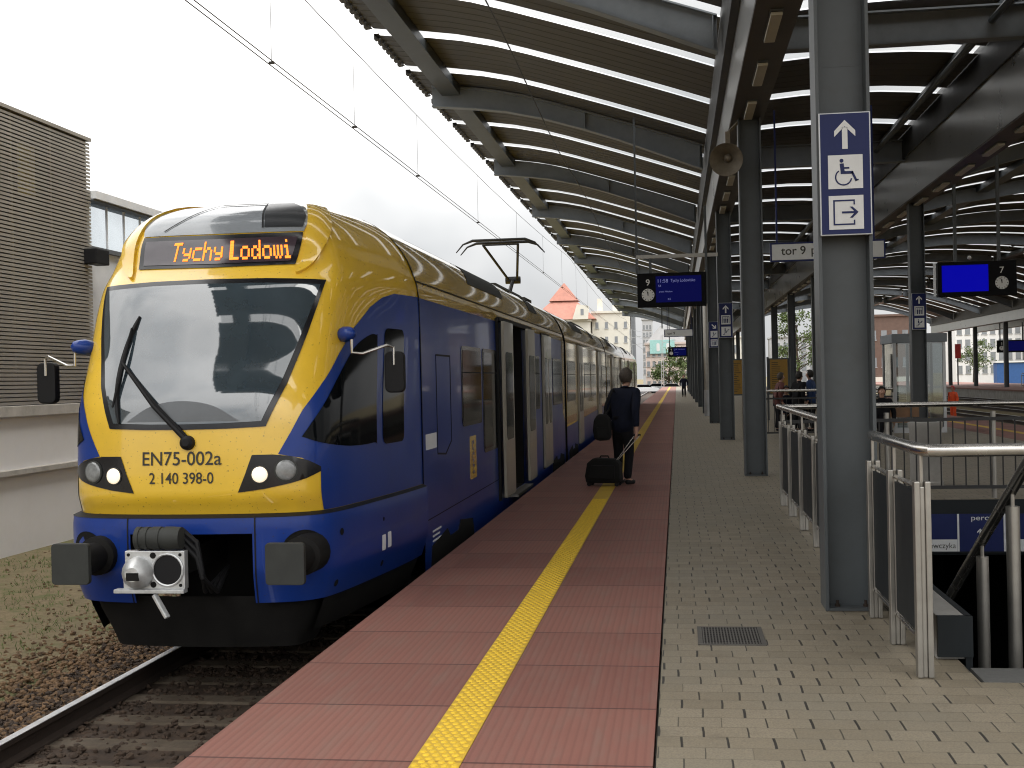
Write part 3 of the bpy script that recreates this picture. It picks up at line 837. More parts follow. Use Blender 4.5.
for side in (1, -1):
    X = (lambda x: x) if side > 0 else (lambda x: 2 * MIR - x)
    xs_ = [-6.75, -6.3, -5.6, -4.8, -4.0, -3.2, -2.4, -1.6, -0.8, 0.0, 0.45, 0.868]
    if side < 0: xs_ = [-14.9, -13.5, -12.0, -10.5, -9.0, -7.8] + xs_
    zt = zt_left if side > 0 else zt_right
    mb = MB()
    for y0, y1 in deck_ranges():
        mb.grid([[(X(x), y, zt(x) + 0.06 + h_) for x in xs_] for y, h_ in corr(y0, y1)])
    mb.build('roof_deck', 'deck', canopy, fix=False)
    for s_ in strips:
        MB().grid([[(X(x), y, zt(x) + 0.09) for x in xs_] for y in (s_ - STW / 2 + 0.002, s_ + STW / 2 - 0.002)]).build('skylight_strip', 'skylight', canopy, fix=False)
    rx = ([] if side > 0 else [-14.9, -13.0, -11.0, -9.0, -7.6]) + [-6.45, -6.0, -5.2, -4.4, -3.4, -2.4, -1.4, -0.4, 0.4, 0.80]
    zbb = (lambda x: zb(max(x, -6.3))) if side > 0 else (lambda x: zb(max(x, -6.3)) if x > -6.3 else zt(x) - 0.55)
    for yc in [2.4] + CY:
        mb = MB()
        for (f0, f1, hw_) in ((lambda x: zbb(x) + 0.03, lambda x: zt(x) - 0.03, 0.012), (lambda x: zt(x) - 0.03, zt, 0.13), (zbb, lambda x: zbb(x) + 0.03, 0.13)):
            xl = rx
            ring = [[(X(x), yc - hw_, f0(x)) for x in xl], [(X(x), yc + hw_, f0(x)) for x in xl], [(X(x), yc + hw_, f1(x)) for x in xl], [(X(x), yc - hw_, f1(x)) for x in xl]]
            mb.grid(ring + ring[:1]); mb.poly([r_[0] for r_ in ring]); mb.poly([r_[-1] for r_ in ring])
        for x in (-2.3, 0.72): mb.box(min(X(x), X(x + 0.015)), max(X(x), X(x + 0.015)), yc - 0.12, yc + 0.12, zb(x) + 0.032, zt(x) - 0.032)
        mb.build('rafter', 'rafter', canopy)
    # edge purlin between rafters
    mb = MB()
    for a, b in zip([2.4] + CY, CY):
        x0, x1 = sorted((X(-6.15), X(-5.65)))
        mb.box(x0, x1, a + 0.14, b - 0.14, 9.46, 9.70)
    mb.build('edge_purlin', 'steel', canopy)
    if side > 0:
        for y0, y1 in deck_ranges():
            ed = MB()
            n_ = max(1, round((y1 - y0) / 0.42)); p_ = (y1 - y0) / n_
            zz = zt(-6.75); ya_ = [(y0 + p_ * (q + f_), lo) for q in range(n_) for f_, lo in ((0, -0.02), (0.5, -0.02), (0.52, 0.05), (0.98, 0.05))] + [(y1, 0.05)]
            ed.grid([[(-6.755, y, zz + lo) for y, lo in ya_], [(-6.87, y, zz + lo - 0.01) for y, lo in ya_], [(-6.87, y, zz + 0.10) for y, lo in ya_], [(-6.755, y, zz + 0.10) for y, lo in ya_]])
            ed.build('edge_profile', 'deck', canopy)
    # box girder on the column row
    gx0, gx1 = sorted((X(1.0), X(1.55)))
    MB().box(gx0, gx1, CAN0, CAN1, 6.09, 7.20).build('girder', 'girder', canopy)
    MB().box(gx0 + 0.003, gx1 - 0.003, CAN0, CAN1, 6.05, 6.088).build('soffit', 'soffit', canopy)
    gt = sorted((X(0.87), X(1.6)))
    MB().box(gt[0], gt[1], CAN0, CAN1, 7.202, 7.93).build('valley_gutter', 'blackmetal', canopy)  # gutter in black, so its colour also paints the dark gap beside the girder
    g2 = sorted((X(0.87), X(0.995)))
    MB().box(g2[0], g2[1], CAN0, CAN1, 6.95, 7.20).build('dark_gap_strip', 'blackmetal', canopy)  # black strip drawn for the darkness of the gap beside the girder
# middle roof
mxs = [1.603, 2.2, 2.9, 3.75, 4.6, 5.3, 5.897]
def zm(x): return 7.80 + 0.14 * (1 - ((x - 3.75) / 2.15) ** 2)
mb = MB()
for y0, y1 in deck_ranges(): mb.grid([[(x, y, zm(x) + h_) for x in mxs] for y, h_ in corr(y0, y1)])
mb.build('roof_deck', 'deck', canopy, fix=False)
for s_ in strips:
    MB().grid([[(x, y, zm(x) + 0.03) for x in mxs] for y in (s_ - STW / 2 + 0.002, s_ + STW / 2 - 0.002)]).build('skylight_strip', 'skylight', canopy, fix=False)
for yc in CY:
    MB().box(1.56, 5.94, yc - 0.13, yc + 0.13, 7.13, 7.16).box(1.56, 5.94, yc - 0.13, yc + 0.13, 7.66, 7.69).box(1.56, 5.94, yc - 0.012, yc + 0.012, 7.162, 7.658).build('tie_beam', 'rafter', canopy)
for x in (1.95, 5.50):
    MB().box(x - 0.09, x + 0.09, CAN0, CAN1, 7.695, 7.79).build('purlin', 'steel', canopy)
MB().tube([(5.25, CAN0, 7.45), (5.25, CAN1, 7.45)], 0.06, 8).build('drain_pipe', 'steel', canopy, smooth=True)

# columns: I-sections with flanges along the platform
def column_mesh(xc, yc, name_label, group, tall=6.05):
    c = empty('canopy_column', (xc, yc, 0), name_label, 'column', group)
    for s_ in (-1, 1):
        x0, x1 = sorted((xc + s_ * 0.19, xc + s_ * 0.165))
        MB().box(x0, x1, yc - 0.16, yc + 0.16, 0.0, tall).build('flange', 'steel', c, bevel=0.003)
    MB().box(xc - 0.164, xc + 0.164, yc - 0.012, yc + 0.012, 0.0, tall).build('web', 'steel', c)
    bp_ = MB().box(xc - 0.163, xc + 0.163, yc - 0.157, yc - 0.0125, 0.002, 0.022).build('base_plate', 'steel', c)
    for dx in (-0.1, 0.1): MB().lathe((xc + dx, yc - 0.085, 0.022), (0, 0, 1), [(0, 0.02), (0.018, 0.02), (0.019, 0.011), (0.045, 0.011)], 6).build('anchor_bolt', 'rust', bp_)
    for z in (1.9, 3.95, 5.7):
        MB().box(xc - 0.163, xc + 0.163, yc - 0.0145, yc - 0.0125, z, z + 0.012).build('weld_seam', 'steel', c)
    return c
col0 = column_mesh(1.22, 9.03, 'nearest grey steel canopy column, carrying the large wheelchair sign', 'canopy columns of the near platform')
DESC = {1: 'second nearest canopy column of the left row, bare of signs', 2: 'third nearest canopy column of the left row, with an upward arrow sign beside the departure board',
        3: 'fourth nearest canopy column of the left row, with a diagonal arrow sign'}
for k, y in enumerate(CY[1:-1], 1):
    dup(col0, (1.30 - 1.22 + (0.02 if k > 2 else 0), y + 0.16 - 9.03, 0), DESC.get(k, f'{ORD[k]} canopy column of the left row counted from the camera, bare grey steel'))
for k, y in enumerate(CY[:-1]):
    lab = f'{ORD[k]} canopy column of the right row counted from the camera, grey steel' if k != 2 else 'grey canopy column of the right row with an arrow sign, left of the blue number seven screen'
    dup(col0, (6.23 - 1.22, y + 0.0 - 9.03 + 0.16, 0), lab)
# light pipe-like post beside the row
pp = empty('downpipe', (1.27, 51.5, 0), 'pale grey downpipe standing between the left canopy columns', 'pipe')
MB().tube([(1.27, 51.5, 0), (1.27, 51.5, 6.05)], 0.13, 12).build('pipe', 'stainless2', pp, smooth=True)
MB().tube([(1.27, 51.5, 0), (1.27, 51.5, 1.1)], 0.145, 12).build('pipe_base', 'signframe', pp, smooth=True)

# far right platform with the same canopy
OFF = 29.0
tag(MB().box(27.0, 39.0, 20, 260, ZG - 0.2, -0.12).build('platform', 'concrete'), kind='structure')
tag(MB().box(26.9, 39.0, 20, 260, -0.118, 0.0).build('platform_coping', 'coping'), kind='structure')
c2 = dup(canopy, (OFF, 0, 0), 'second curved platform canopy over the far right platform')
for k, y in enumerate(CY[5:]):
    dup(col0, (30.28 - 1.22, y + 4 - 9.03, 0), f'{ORD[k]} canopy column of the far right platform counted from the right edge of the view', 'canopy columns of the far platform')

# =================================================================== TRAIN
HWBASE = 1.38
def sidex(z, side=1): return AX + side * smooth_tab(HW, z)
def section(z): return smooth_tab(HW, z)

def densify(poly, step=0.05):
    out = []
    for a, b in zip(poly, poly[1:] + poly[:1]):
        n = max(1, int(math.hypot(b[0] - a[0], b[1] - a[1]) / step))
        for k in range(n): out.append((a[0] + (b[0] - a[0]) * k / n, a[1] + (b[1] - a[1]) * k / n))
    return out
def spline_loop(pts, sharp=(), n=8):
    """closed Catmull loop through pts, with sharp corners where asked"""
    out = []; N = len(pts)
    for i in range(N):
        p1, p2 = pts[i], pts[(i + 1) % N]
        p0 = pts[i - 1] if i not in sharp else (2 * p1[0] - p2[0], 2 * p1[1] - p2[1])
        p3 = pts[(i + 2) % N] if ((i + 1) % N) not in sharp else (2 * p2[0] - p1[0], 2 * p2[1] - p1[1])
        for k in range(n): out.append(_cat(p0, p1, p2, p3, k / n))
    return out
def patch(mb, poly, off, fn=None, step=0.05, grid=0.09):
    fn = fn or surf
    poly = densify(poly, step)
    n = len(poly)
    us = [p[0] for p in poly]; zs = [p[1] for p in poly]
    pts = [Vector(p) for p in poly]
    def inside(x, y):
        c = False
        for i in range(n):
            x1, y1 = poly[i]; x2, y2 = poly[i - 1]
            if (y1 > y) != (y2 > y) and x < (x2 - x1) * (y - y1) / (y2 - y1) + x1: c = not c
        return c
    u = min(us) + grid / 2
    while u < max(us):
        z = min(zs) + grid / 2
        while z < max(zs):
            if inside(u, z) and min((u - p[0]) ** 2 + (z - p[1]) ** 2 for p in poly) > (grid * 0.35) ** 2: pts.append(Vector((u, z)))
            z += grid
        u += grid
    r = delaunay_2d_cdt(pts, [(i, (i + 1) % n) for i in range(n)], [], 1, 1e-5)
    mb.raw([fn(v[0], v[1], off) for v in r[0]], [tuple(f) for f in r[2]])
    return mb
def mirror(poly): return [(-u, z) for u, z in poly]

train = empty('train', (AX, YF, -0.73), 'blue and yellow electric multiple unit standing at the left platform edge with its doors open', 'train')

# ---- nose shell (yellow), one smooth moulded surface
zs = [0.69 + (2.3 - 0.69) * i / 40 for i in range(40)] + [2.3 + 1.2 * i / 80 for i in range(80)] + [3.492, 3.4999]
zs = sorted(set(zs))
us = [-UMAX + 2 * UMAX * i / 170 for i in range(171)]
nose_shell = MB().grid([[surf(u, z) for u in us] for z in zs]).build('nose_shell', 'tyellow', train, smooth='all')

# ---- blue flank panels
bl = [(0.758, 1.167), (0.86, 1.345), (0.952, 1.52), (1.10, 1.72), (1.30, 1.97), (1.56, 2.20), (1.93, 2.40), (2.25, 2.50), (2.62, 2.555), (UMAX - 0.005, 2.565)]
bl_low = [(UMAX - 0.005, 0.695), (1.118, 0.695), (1.118, 1.02), (0.95, 1.13)]
for sgn in (1, -1):
    P = bl + bl_low
    P = P if sgn > 0 else mirror(P)
    patch(MB(), P, 0.004).build('flank_panel', 'tblue', train, smooth='all')

# ---- windscreen with black surround, sign box, roof fairing glass
ws_out = [(-0.66, 1.39), (-0.35, 1.378), (0, 1.375), (0.35, 1.378), (0.66, 1.39), (0.80, 1.72), (0.92, 2.15), (1.03, 2.60), (0.5, 2.62), (0, 2.625), (-0.5, 2.62), (-1.03, 2.60), (-0.92, 2.15), (-0.80, 1.72)]
ws_in = [(-0.625, 1.432), (-0.3, 1.42), (0, 1.417), (0.3, 1.42), (0.625, 1.432), (0.752, 1.73), (0.868, 2.14), (0.982, 2.555), (0.5, 2.575), (0, 2.58), (-0.5, 2.575), (-0.985, 2.555), (-0.872, 2.14), (-0.757, 1.73)]
frame = patch(MB(), ws_out, 0.008, step=0.04, grid=0.05).build('windscreen_frame', 'blackgloss', train, smooth='all')
wsg = patch(MB(), ws_in, 0.013, step=0.04, grid=0.05).build('windscreen', 'windshield', train, smooth='all')
dashb = MB(); patch(dashb, spline_loop([(-0.5, 1.44), (0.45, 1.437), (0.22, 1.56), (-0.05, 1.60), (-0.3, 1.56)], sharp=(0, 1), n=6), 0.0155, grid=0.06)
dashb.build('dashboard_outline', 'dash', wsg, smooth='all')
sg = [(-0.73, 2.745), (0.0, 2.735), (0.73, 2.745), (0.85, 3.035), (0.0, 3.03), (-0.82, 3.035)]
sg_in = [(-0.69, 2.775), (0, 2.765), (0.69, 2.775), (0.785, 2.995), (0, 2.988), (-0.76, 2.995)]
sbox = patch(MB(), sg, 0.008, step=0.03, grid=0.04).build('sign_surround', 'blackgloss', train, smooth='all')
disp = patch(MB(), sg_in, 0.013, step=0.03, grid=0.04).build('destination_display', 'ledback', train, smooth='all')
rf = [(-0.83, 3.045), (0, 3.04), (0.86, 3.045), (0.98, 3.2), (0.98, 3.3), (0.86, 3.4), (0.55, 3.46), (0, 3.478), (-0.55, 3.46), (-0.86, 3.4), (-0.98, 3.3), (-0.98, 3.2)]
fair = patch(MB(), rf, 0.008, step=0.03, grid=0.032).build('roof_fairing', 'troof', train, smooth='all')
l1 = [(-0.62, 3.08), (-0.60, 3.08), (-0.24, 3.345), (0.44, 3.345), (0.44, 3.08), (0.46, 3.08), (0.46, 3.36), (-0.25, 3.36)]
patch(MB(), l1, 0.015, step=0.03).build('panel_gap', 'black', fair)
dk = [(0.47, 3.085), (0.86, 3.085), (0.94, 3.2), (0.93, 3.3), (0.8, 3.385), (0.47, 3.42)]
patch(MB(), dk, 0.014, step=0.025, grid=0.028).build('side_glazing', 'fairglass', fair, smooth='all')
# raised cheeks beside the sign box
for sgn in (1, -1):
    ck = [(0.745, 2.66), (0.86, 2.72), (1.05, 2.93), (1.28, 3.15), (1.42, 3.30), (1.30, 3.40), (1.05, 3.40), (0.98, 3.25), (0.89, 3.05), (0.80, 2.80)]
    ck = spline_loop(ck if sgn > 0 else mirror(ck), n=4)
    mb = MB(); patch(mb, ck, 0.028, step=0.04, grid=0.05)
    nv = len(densify(ck, 0.04))
    # rim down to the shell
    top = [surf(u, z, 0.028) for u, z in densify(ck, 0.04)]; bot = [surf(u, z, -0.002) for u, z in densify(ck, 0.04)]
    mb.grid([top + top[:1], bot + bot[:1]])
    mb.build('cheek_fairing', 'tyellow', train, smooth='all')

# dot-matrix destination text
GL = {'T': ['11111', '00100', '00100', '00100', '00100', '00100', '00100'], 'y': ['00000', '00000', '10001', '10001', '01111', '00001', '01110'],
      'c': ['00000', '00000', '01111', '10000', '10000', '10000', '01111'], 'h': ['10000', '10000', '10110', '11001', '10001', '10001', '10001'],
      'L': ['11000', '11000', '11000', '11000', '11000', '11000', '11111'], 'o': ['00000', '00000', '01110', '10001', '10001', '10001', '01110'],
      'd': ['00001', '00001', '01101', '10011', '10001', '10011', '01101'], 'w': ['00000', '00000', '10101', '10101', '10101', '10101', '01010'],
      'i': ['010', '000', '110', '010', '010', '010', '111'], ' ': ['00'] * 7}
cells = []
for k, ch in enumerate('Tychy Lodowi'):
    g = GL[ch]
    x0 = cells[-1][0] if False else None
cx = 0; widths = sum(len(GL[c][0]) + 1 for c in 'Tychy Lodowi')
pw, ph = 1.14 / widths, 0.0245
for ch in 'Tychy Lodowi':
    g = GL[ch]; dots = MB()
    for r_ in range(7):
        for c_ in range(len(g[0])):
            if g[r_][c_] == '1':
                u = -0.42 + (cx + c_) * pw; z = 2.955 - r_ * ph
                w2 = pw * 0.62
                dots.poly([surf(u - w2 / 2 - 0.002, z - ph * 0.48, 0.017), surf(u + w2, z - ph * 0.48, 0.017), surf(u + w2, z + ph * 0.48, 0.017), surf(u - w2 / 2 - 0.002, z + ph * 0.48, 0.017)])
    cx += len(g[0]) + 1
    if dots.v: dots.build('destination_letter', 'led', disp)

# numbers painted on the nose
def nose_text(s, u0, z0, size, width):
    vs, fs = text2d(s, size, 'LEFT', 0.006)
    x0 = min(v[0] for v in vs); k = width / (max(v[0] for v in vs) - x0)
    return MB().raw([surf(u0 + (x - x0) * k, z0 + z, 0.006) for x, z in vs], fs).build('painted_number', 'letter', train)
nose_text('EN75-002a', -0.358, 1.093, 0.155, 0.665)
nose_text('2 140 398-0', -0.30, 0.945, 0.128, 0.54)

# ---- headlights: black wedge, one lit lamp, one unlit lamp
hl = [(0.437, 0.868), (0.50, 1.02), (0.552, 1.165), (0.72, 1.165), (0.86, 1.148), (1.0, 1.108), (1.118, 1.052), (1.118, 1.015), (0.98, 0.965), (0.85, 0.932), (0.64, 0.892)]
for sgn in (1, -1):
    P = hl if sgn > 0 else mirror(hl)
    h = patch(MB(), P, 0.007, grid=0.06).build('headlight', 'blackgloss', train, smooth='all')
    for nm, u, z, r, mm in (('lit_lamp', 0.615, 1.008, 0.066, 'lamp_on'), ('unlit_lamp', 0.82, 1.038, 0.085, 'lamp_off')):
        c = Vector(surf(sgn * u, z, 0.0)); d = (Vector(surf(sgn * u, z, 1.0)) - c).normalized()
        MB().lathe(c, d, [(0.0, r * 1.12), (0.013, r * 1.12), (0.015, r)]).build('lamp_rim', 'charcoal', h, smooth=True)
        MB().lathe(c, d, [(0.0, r), (0.017, r * 0.96), (0.024, r * 0.75), (0.028, r * 0.4), (0.029, 0.001)]).build(nm, mm, h, smooth='all')

# ---- cab side windows and cab door windows
w1 = spline_loop([(0.945, 1.30), (1.10, 1.50), (1.342, 1.80), (1.60, 2.03), (1.92, 2.14), (2.10, 2.15), (2.15, 2.07), (2.19, 1.25), (2.12, 1.19), (1.6, 1.19), (1.15, 1.24)], sharp=(0,), n=5)
w2 = [(2.34 + a, b) for a, b in rrect(0, 0.58, 1.16, 2.22, 0.08)]
for sgn in (1, -1):
    for P in (w1, w2):
        P = P if sgn > 0 else mirror(P)
        patch(MB(), P, 0.009).build('cab_side_window', 'tglass', train, smooth='all')

# ---- joint lines
def strip_line(u0, z0, u1, z1, w, off=0.010, m='black', name='panel_gap'):
    n = max(2, int(math.hypot(u1 - u0, z1 - z0) / 0.06)); d = Vector((u1 - u0, z1 - z0)).normalized() * (w / 2)
    a = [surf(u0 + (u1 - u0) * k / n - d.y, z0 + (z1 - z0) * k / n + d.x, off) for k in range(n + 1)]
    b = [surf(u0 + (u1 - u0) * k / n + d.y, z0 + (z1 - z0) * k / n - d.x, off) for k in range(n + 1)]
    return MB().grid([a, b]).build(name, m, train)

# ---- bumper apron (blue) with coupler recess
def bsurf(u, z, off=0.0):
    b = 0.05 - 0.42 * max(0, (0.25 - z)) ** 1.3 - 0.10 * max(0, z - 0.60)
    x, y, _ = surf(u, 1.0, b + off)
    return (x, y, z)
bz = [-0.02 + 0.69 * i / 22 for i in range(23)]
bu = [-UMAX + 2 * UMAX * i / 140 for i in range(141)]
mb = MB()
rows = [[bsurf(u, z) for u in bu] for z in bz]
base = len(mb.v)
for r_ in rows: mb.v += r_
nc = len(bu)
for i in range(len(bz) - 1):
    for j in range(nc - 1):
        um = (bu[j] + bu[j + 1]) / 2; zm = (bz[i] + bz[i + 1]) / 2
        if -0.47 < um < 0.57 and zm < 0.56: continue
        hole = min((um - s_ * 0.865) ** 2 + (zm - 0.40) ** 2 for s_ in (1, -1))
        mb.f.append((i * nc + j, i * nc + j + 1, (i + 1) * nc + j + 1, (i + 1) * nc + j))
apron = mb.build('bumper_apron', 'tblue', train, smooth='all')
# rounded bulge ring: ledge on top of apron
MB().grid([[bsurf(u, 0.668) for u in bu], [surf(u, 0.69, 0.002) for u in bu]]).build('apron_ledge', 'tblue', train, smooth='all')
gapl = MB().grid([[bsurf(u, 0.672, 0.004) for u in bu], [surf(u, 0.694, 0.007) for u in bu]]).build('panel_gap', 'black', train)
for u in (-0.475, 0.575):
    MB().grid([[bsurf(u - 0.006, z, 0.003) for z in bz], [bsurf(u + 0.006, z, 0.003) for z in bz]]).build('panel_gap', 'black', apron)
# recess box behind the coupler
RB = MB()
x0, x1 = AX - 0.49, AX + 0.59
RB.box(x0, x1, YF + 1.0, YF + 1.05, -0.35, 0.62).box(x0 - 0.03, x0, YF + 0.12, YF + 1.0, -0.01, 0.62).box(x1, x1 + 0.03, YF + 0.12, YF + 1.0, -0.01, 0.62)
RB.box(x0, x1, YF + 0.02, YF + 1.0, 0.56, 0.60)
RB.build('coupler_recess', 'under', train)
# obstacle deflector (plough)
pl = MB()
def pf(u, z, o): p = surf(u, 1.0, o); return (p[0], p[1], z)
U = [-1.75 + 3.5 * i / 40 for i in range(41)]
pl.grid([[pf(u, 0.02, -0.12) for u in U], [pf(u, -0.12, -0.16) for u in U], [pf(u * 0.86, -0.38, -0.28) for u in U], [pf(u * 0.84, -0.43, -0.30) for u in U], [pf(u * 0.84, -0.43, -0.34) for u in U], [pf(u, -0.02, -0.2) for u in U]])
pl.build('obstacle_deflector', 'under', train, smooth=True)
# side skirt below the nose flank
for sgn in (1, -1):
    MB().grid([[bsurf(sgn * u, z, -0.03) for u in [1.2 + (UMAX - 1.2) * k / 20 for k in range(21)]] for z in (0.03, -0.1, -0.3)]).build('side_skirt', 'under', train)

# ---- buffers
for sgn in (1, -1):
    bx = AX + 0.125 + sgn * 0.855; bzc = 0.375; by = 8.66
    bf = MB().prism(rrect(bx - 0.152, bx + 0.152, bzc - 0.158, bzc + 0.158, 0.03), lambda u, v, w: (u, by + w, v), 0.05)
    b = bf.build('buffer', 'charcoal', train, bevel=0.006)
    MB().lathe((bx, by + 0.05, bzc), (0, 1, 0), [(0, 0.07), (0.08, 0.075), (0.09, 0.11), (0.34, 0.115), (0.36, 0.155), (0.62, 0.16)]).build('buffer_sleeve', 'under', b, smooth=True)
    cu = 0.94 if sgn > 0 else -0.86
    c = [bsurf(cu + (0.165) * math.cos(a), bzc + 0.02 + 0.165 * math.sin(a), 0.006) for a in [2 * math.pi * k / 28 for k in range(28)]]
    MB().poly(c).build('painted_buffer_hole', 'under', apron)  # flat dark disc on the apron, painting the shade of a round hole
# ---- automatic coupler
cpx, cpz, cpy = AX - 0.125, 0.312, 8.80
cp = MB().prism([(cpx - 0.24, cpz - 0.15), (cpx + 0.26, cpz - 0.15), (cpx + 0.26, cpz + 0.145), (cpx - 0.225, cpz + 0.145), (cpx - 0.225, cpz + 0.02), (cpx - 0.245, cpz + 0.02)], lambda u, v, w: (u, cpy + w, v), 0.07).build('coupler', 'alu', train, bevel=0.006)
MB().box(cpx - 0.31, cpx + 0.26, cpy - 0.03, cpy + 0.05, cpz - 0.18, cpz - 0.15).build('coupler_ledge', 'alu', cp, bevel=0.004)
MB().lathe((cpx - 0.11, cpy, cpz - 0.02), (0, -1, 0), [(0, 0.125), (0.05, 0.12), (0.11, 0.075), (0.13, 0.055)]).build('coupler_cone', 'alu', cp, smooth=True)
MB().box(cpx - 0.155, cpx - 0.055, cpy - 0.134, cpy - 0.10, cpz - 0.065, cpz - 0.005).build('coupler_latch', 'under', cp)
MB().lathe((cpx + 0.125, cpy - 0.004, cpz), (0, 1, 0), [(0, 0.118), (0.001, 0.118), (0.003, 0.001)]).build('coupler_socket', 'black', cp)  # flat black disc paints the dark of the socket hole
MB().tube([(cpx + 0.125 + 0.122 * math.cos(a), cpy - 0.008, cpz + 0.122 * math.sin(a)) for a in [2 * math.pi * k / 24 for k in range(25)]], 0.009, 6).build('socket_rim', 'alu', cp, smooth=True)
for dx, dz in ((-0.195, 0.115), (0.225, 0.115), (-0.19, -0.115), (0.225, -0.12), (0.005, 0.11), (0.005, -0.115)):
    r_ = 0.024 if abs(dx) < 0.1 else 0.013
    MB().lathe((cpx + dx, cpy - 0.004, cpz + dz), (0, 1, 0), [(0, r_), (0.006, r_)], 12).build('bolt', 'under', cp)
MB().bar((cpx + 0.02, cpy - 0.02, cpz - 0.19), (cpx + 0.14, cpy - 0.06, cpz - 0.36), 0.045, 0.03).build('coupler_handle', 'alu', cp, bevel=0.008)
MB().lathe((cpx - 0.13, cpy + 0.03, cpz + 0.24), (1, 0, 0), [(0, 0.07), (0, 0.09), (0.035, 0.09), (0.036, 0.083), (0.065, 0.083), (0.066, 0.09), (0.10, 0.09), (0.101, 0.083), (0.13, 0.083), (0.131, 0.09), (0.20, 0.09), (0.201, 0.083), (0.23, 0.083), (0.231, 0.09), (0.30, 0.09), (0.36, 0.085)]).build('electric_coupler_cover', 'charcoal', cp, smooth=True)
MB().box(cpx - 0.05, cpx + 0.1, cpy + 0.07, cpy + 1.3, cpz - 0.1, cpz + 0.1).build('coupler_shank', 'under', cp)
for k in range(3):
    MB().tube([(cpx + 0.2, cpy + 0.1, cpz + 0.3 - 0.05 * k), (cpx + 0.33, cpy + 0.08, cpz + 0.2 - 0.06 * k), (cpx + 0.36, cpy + 0.1, cpz - 0.02 - 0.03 * k), (cpx + 0.30 + 0.05 * k, cpy + 0.3, cpz - 0.22), (cpx + 0.3, cpy + 0.8, cpz - 0.1)], 0.02, 8).build('coupler_hose', 'black', cp, smooth=True)

# ---- wiper
pv = surf(0.03, 1.285, 0.02); el = surf(-0.60, 1.90, 0.055)
wp = MB().tube([pv, surf(-0.25, 1.55, 0.055), el], [0.026, 0.021, 0.016], 8).build('wiper', 'black', train, smooth=True)
MB().tube([surf(0.06, 1.285, 0.02), surf(-0.22, 1.55, 0.055), surf(-0.57, 1.87, 0.055)], 0.013, 6).build('wiper_rod', 'black', wp, smooth=True)
MB().lathe(surf(0.03, 1.27, 0.0), Vector(surf(0.03, 1.27, 1)) - Vector(surf(0.03, 1.27, 0)), [(0, 0.06), (0.04, 0.055), (0.06, 0.03)]).build('wiper_pivot', 'black', wp, smooth=True)
bladep = [surf(-0.545 - 0.08 * math.sin(math.pi * k / 10) - 0.02 * k / 10, 2.31 - 0.88 * k / 10, 0.022) for k in range(11)]
MB().tube(bladep, [0.010] + [0.021] * 9 + [0.010], 6).build('wiper_blade', 'black', wp, smooth=True)
MB().tube([surf(-0.58, 2.2, 0.05), el, surf(-0.62, 1.55, 0.05)], [0.008, 0.016, 0.008], 6).build('blade_carrier', 'black', wp, smooth=True)

# ---- mirrors: blue pod, chrome arm, black glass housing
def mirror_set(sgn, pod_u, pod_z, head):
    b = Vector(surf(sgn * pod_u, pod_z, 0.02)); nrm = (Vector(surf(sgn * pod_u, pod_z, 1.0)) - Vector(surf(sgn * pod_u, pod_z, 0))).normalized()
    d = Vector((sgn * 0.75, -0.62, 0.05)).normalized()
    pod = MB().lathe(b - d * 0.06, d, [(0, 0.03), (0.03, 0.055), (0.09, 0.068), (0.15, 0.06), (0.19, 0.045), (0.21, 0.012)]).build('mirror_pod', 'tblue', train, smooth='all')
    q = b + d * 0.12
    hp = Vector(head)
    top = hp + Vector((0, 0, 0.20))
    MB().tube([q + Vector((0, 0, -0.05)), q + Vector((0, 0, -0.16)), q.lerp(top, 0.25) + Vector((0, 0, -0.14)), q.lerp(top, 0.85) + Vector((0, -0.02, -0.0)), top, hp + Vector((0, 0, 0.05))], 0.013, 8).build('mirror_arm', 'stainless', pod, smooth=True)
    mh = MB().prism(rrect(hp.x - 0.085, hp.x + 0.085, hp.z - 0.19, hp.z + 0.165, 0.05), lambda u, v, w: (u, hp.y + w, v), 0.09).build('mirror_head', 'black', pod, bevel=0.015)
    MB().prism(rrect(hp.x - 0.072, hp.x + 0.072, hp.z - 0.175, hp.z + 0.15, 0.04), lambda u, v, w: (u, hp.y + 0.091 + w, v), 0.004).build('mirror_glass', 'tglass', mh)
mirror_set(1, 1.32, 2.13, (-2.40, 10.05, 1.82))
mirror_set(-1, 1.12, 2.07, (-5.40, 9.72, 1.79))

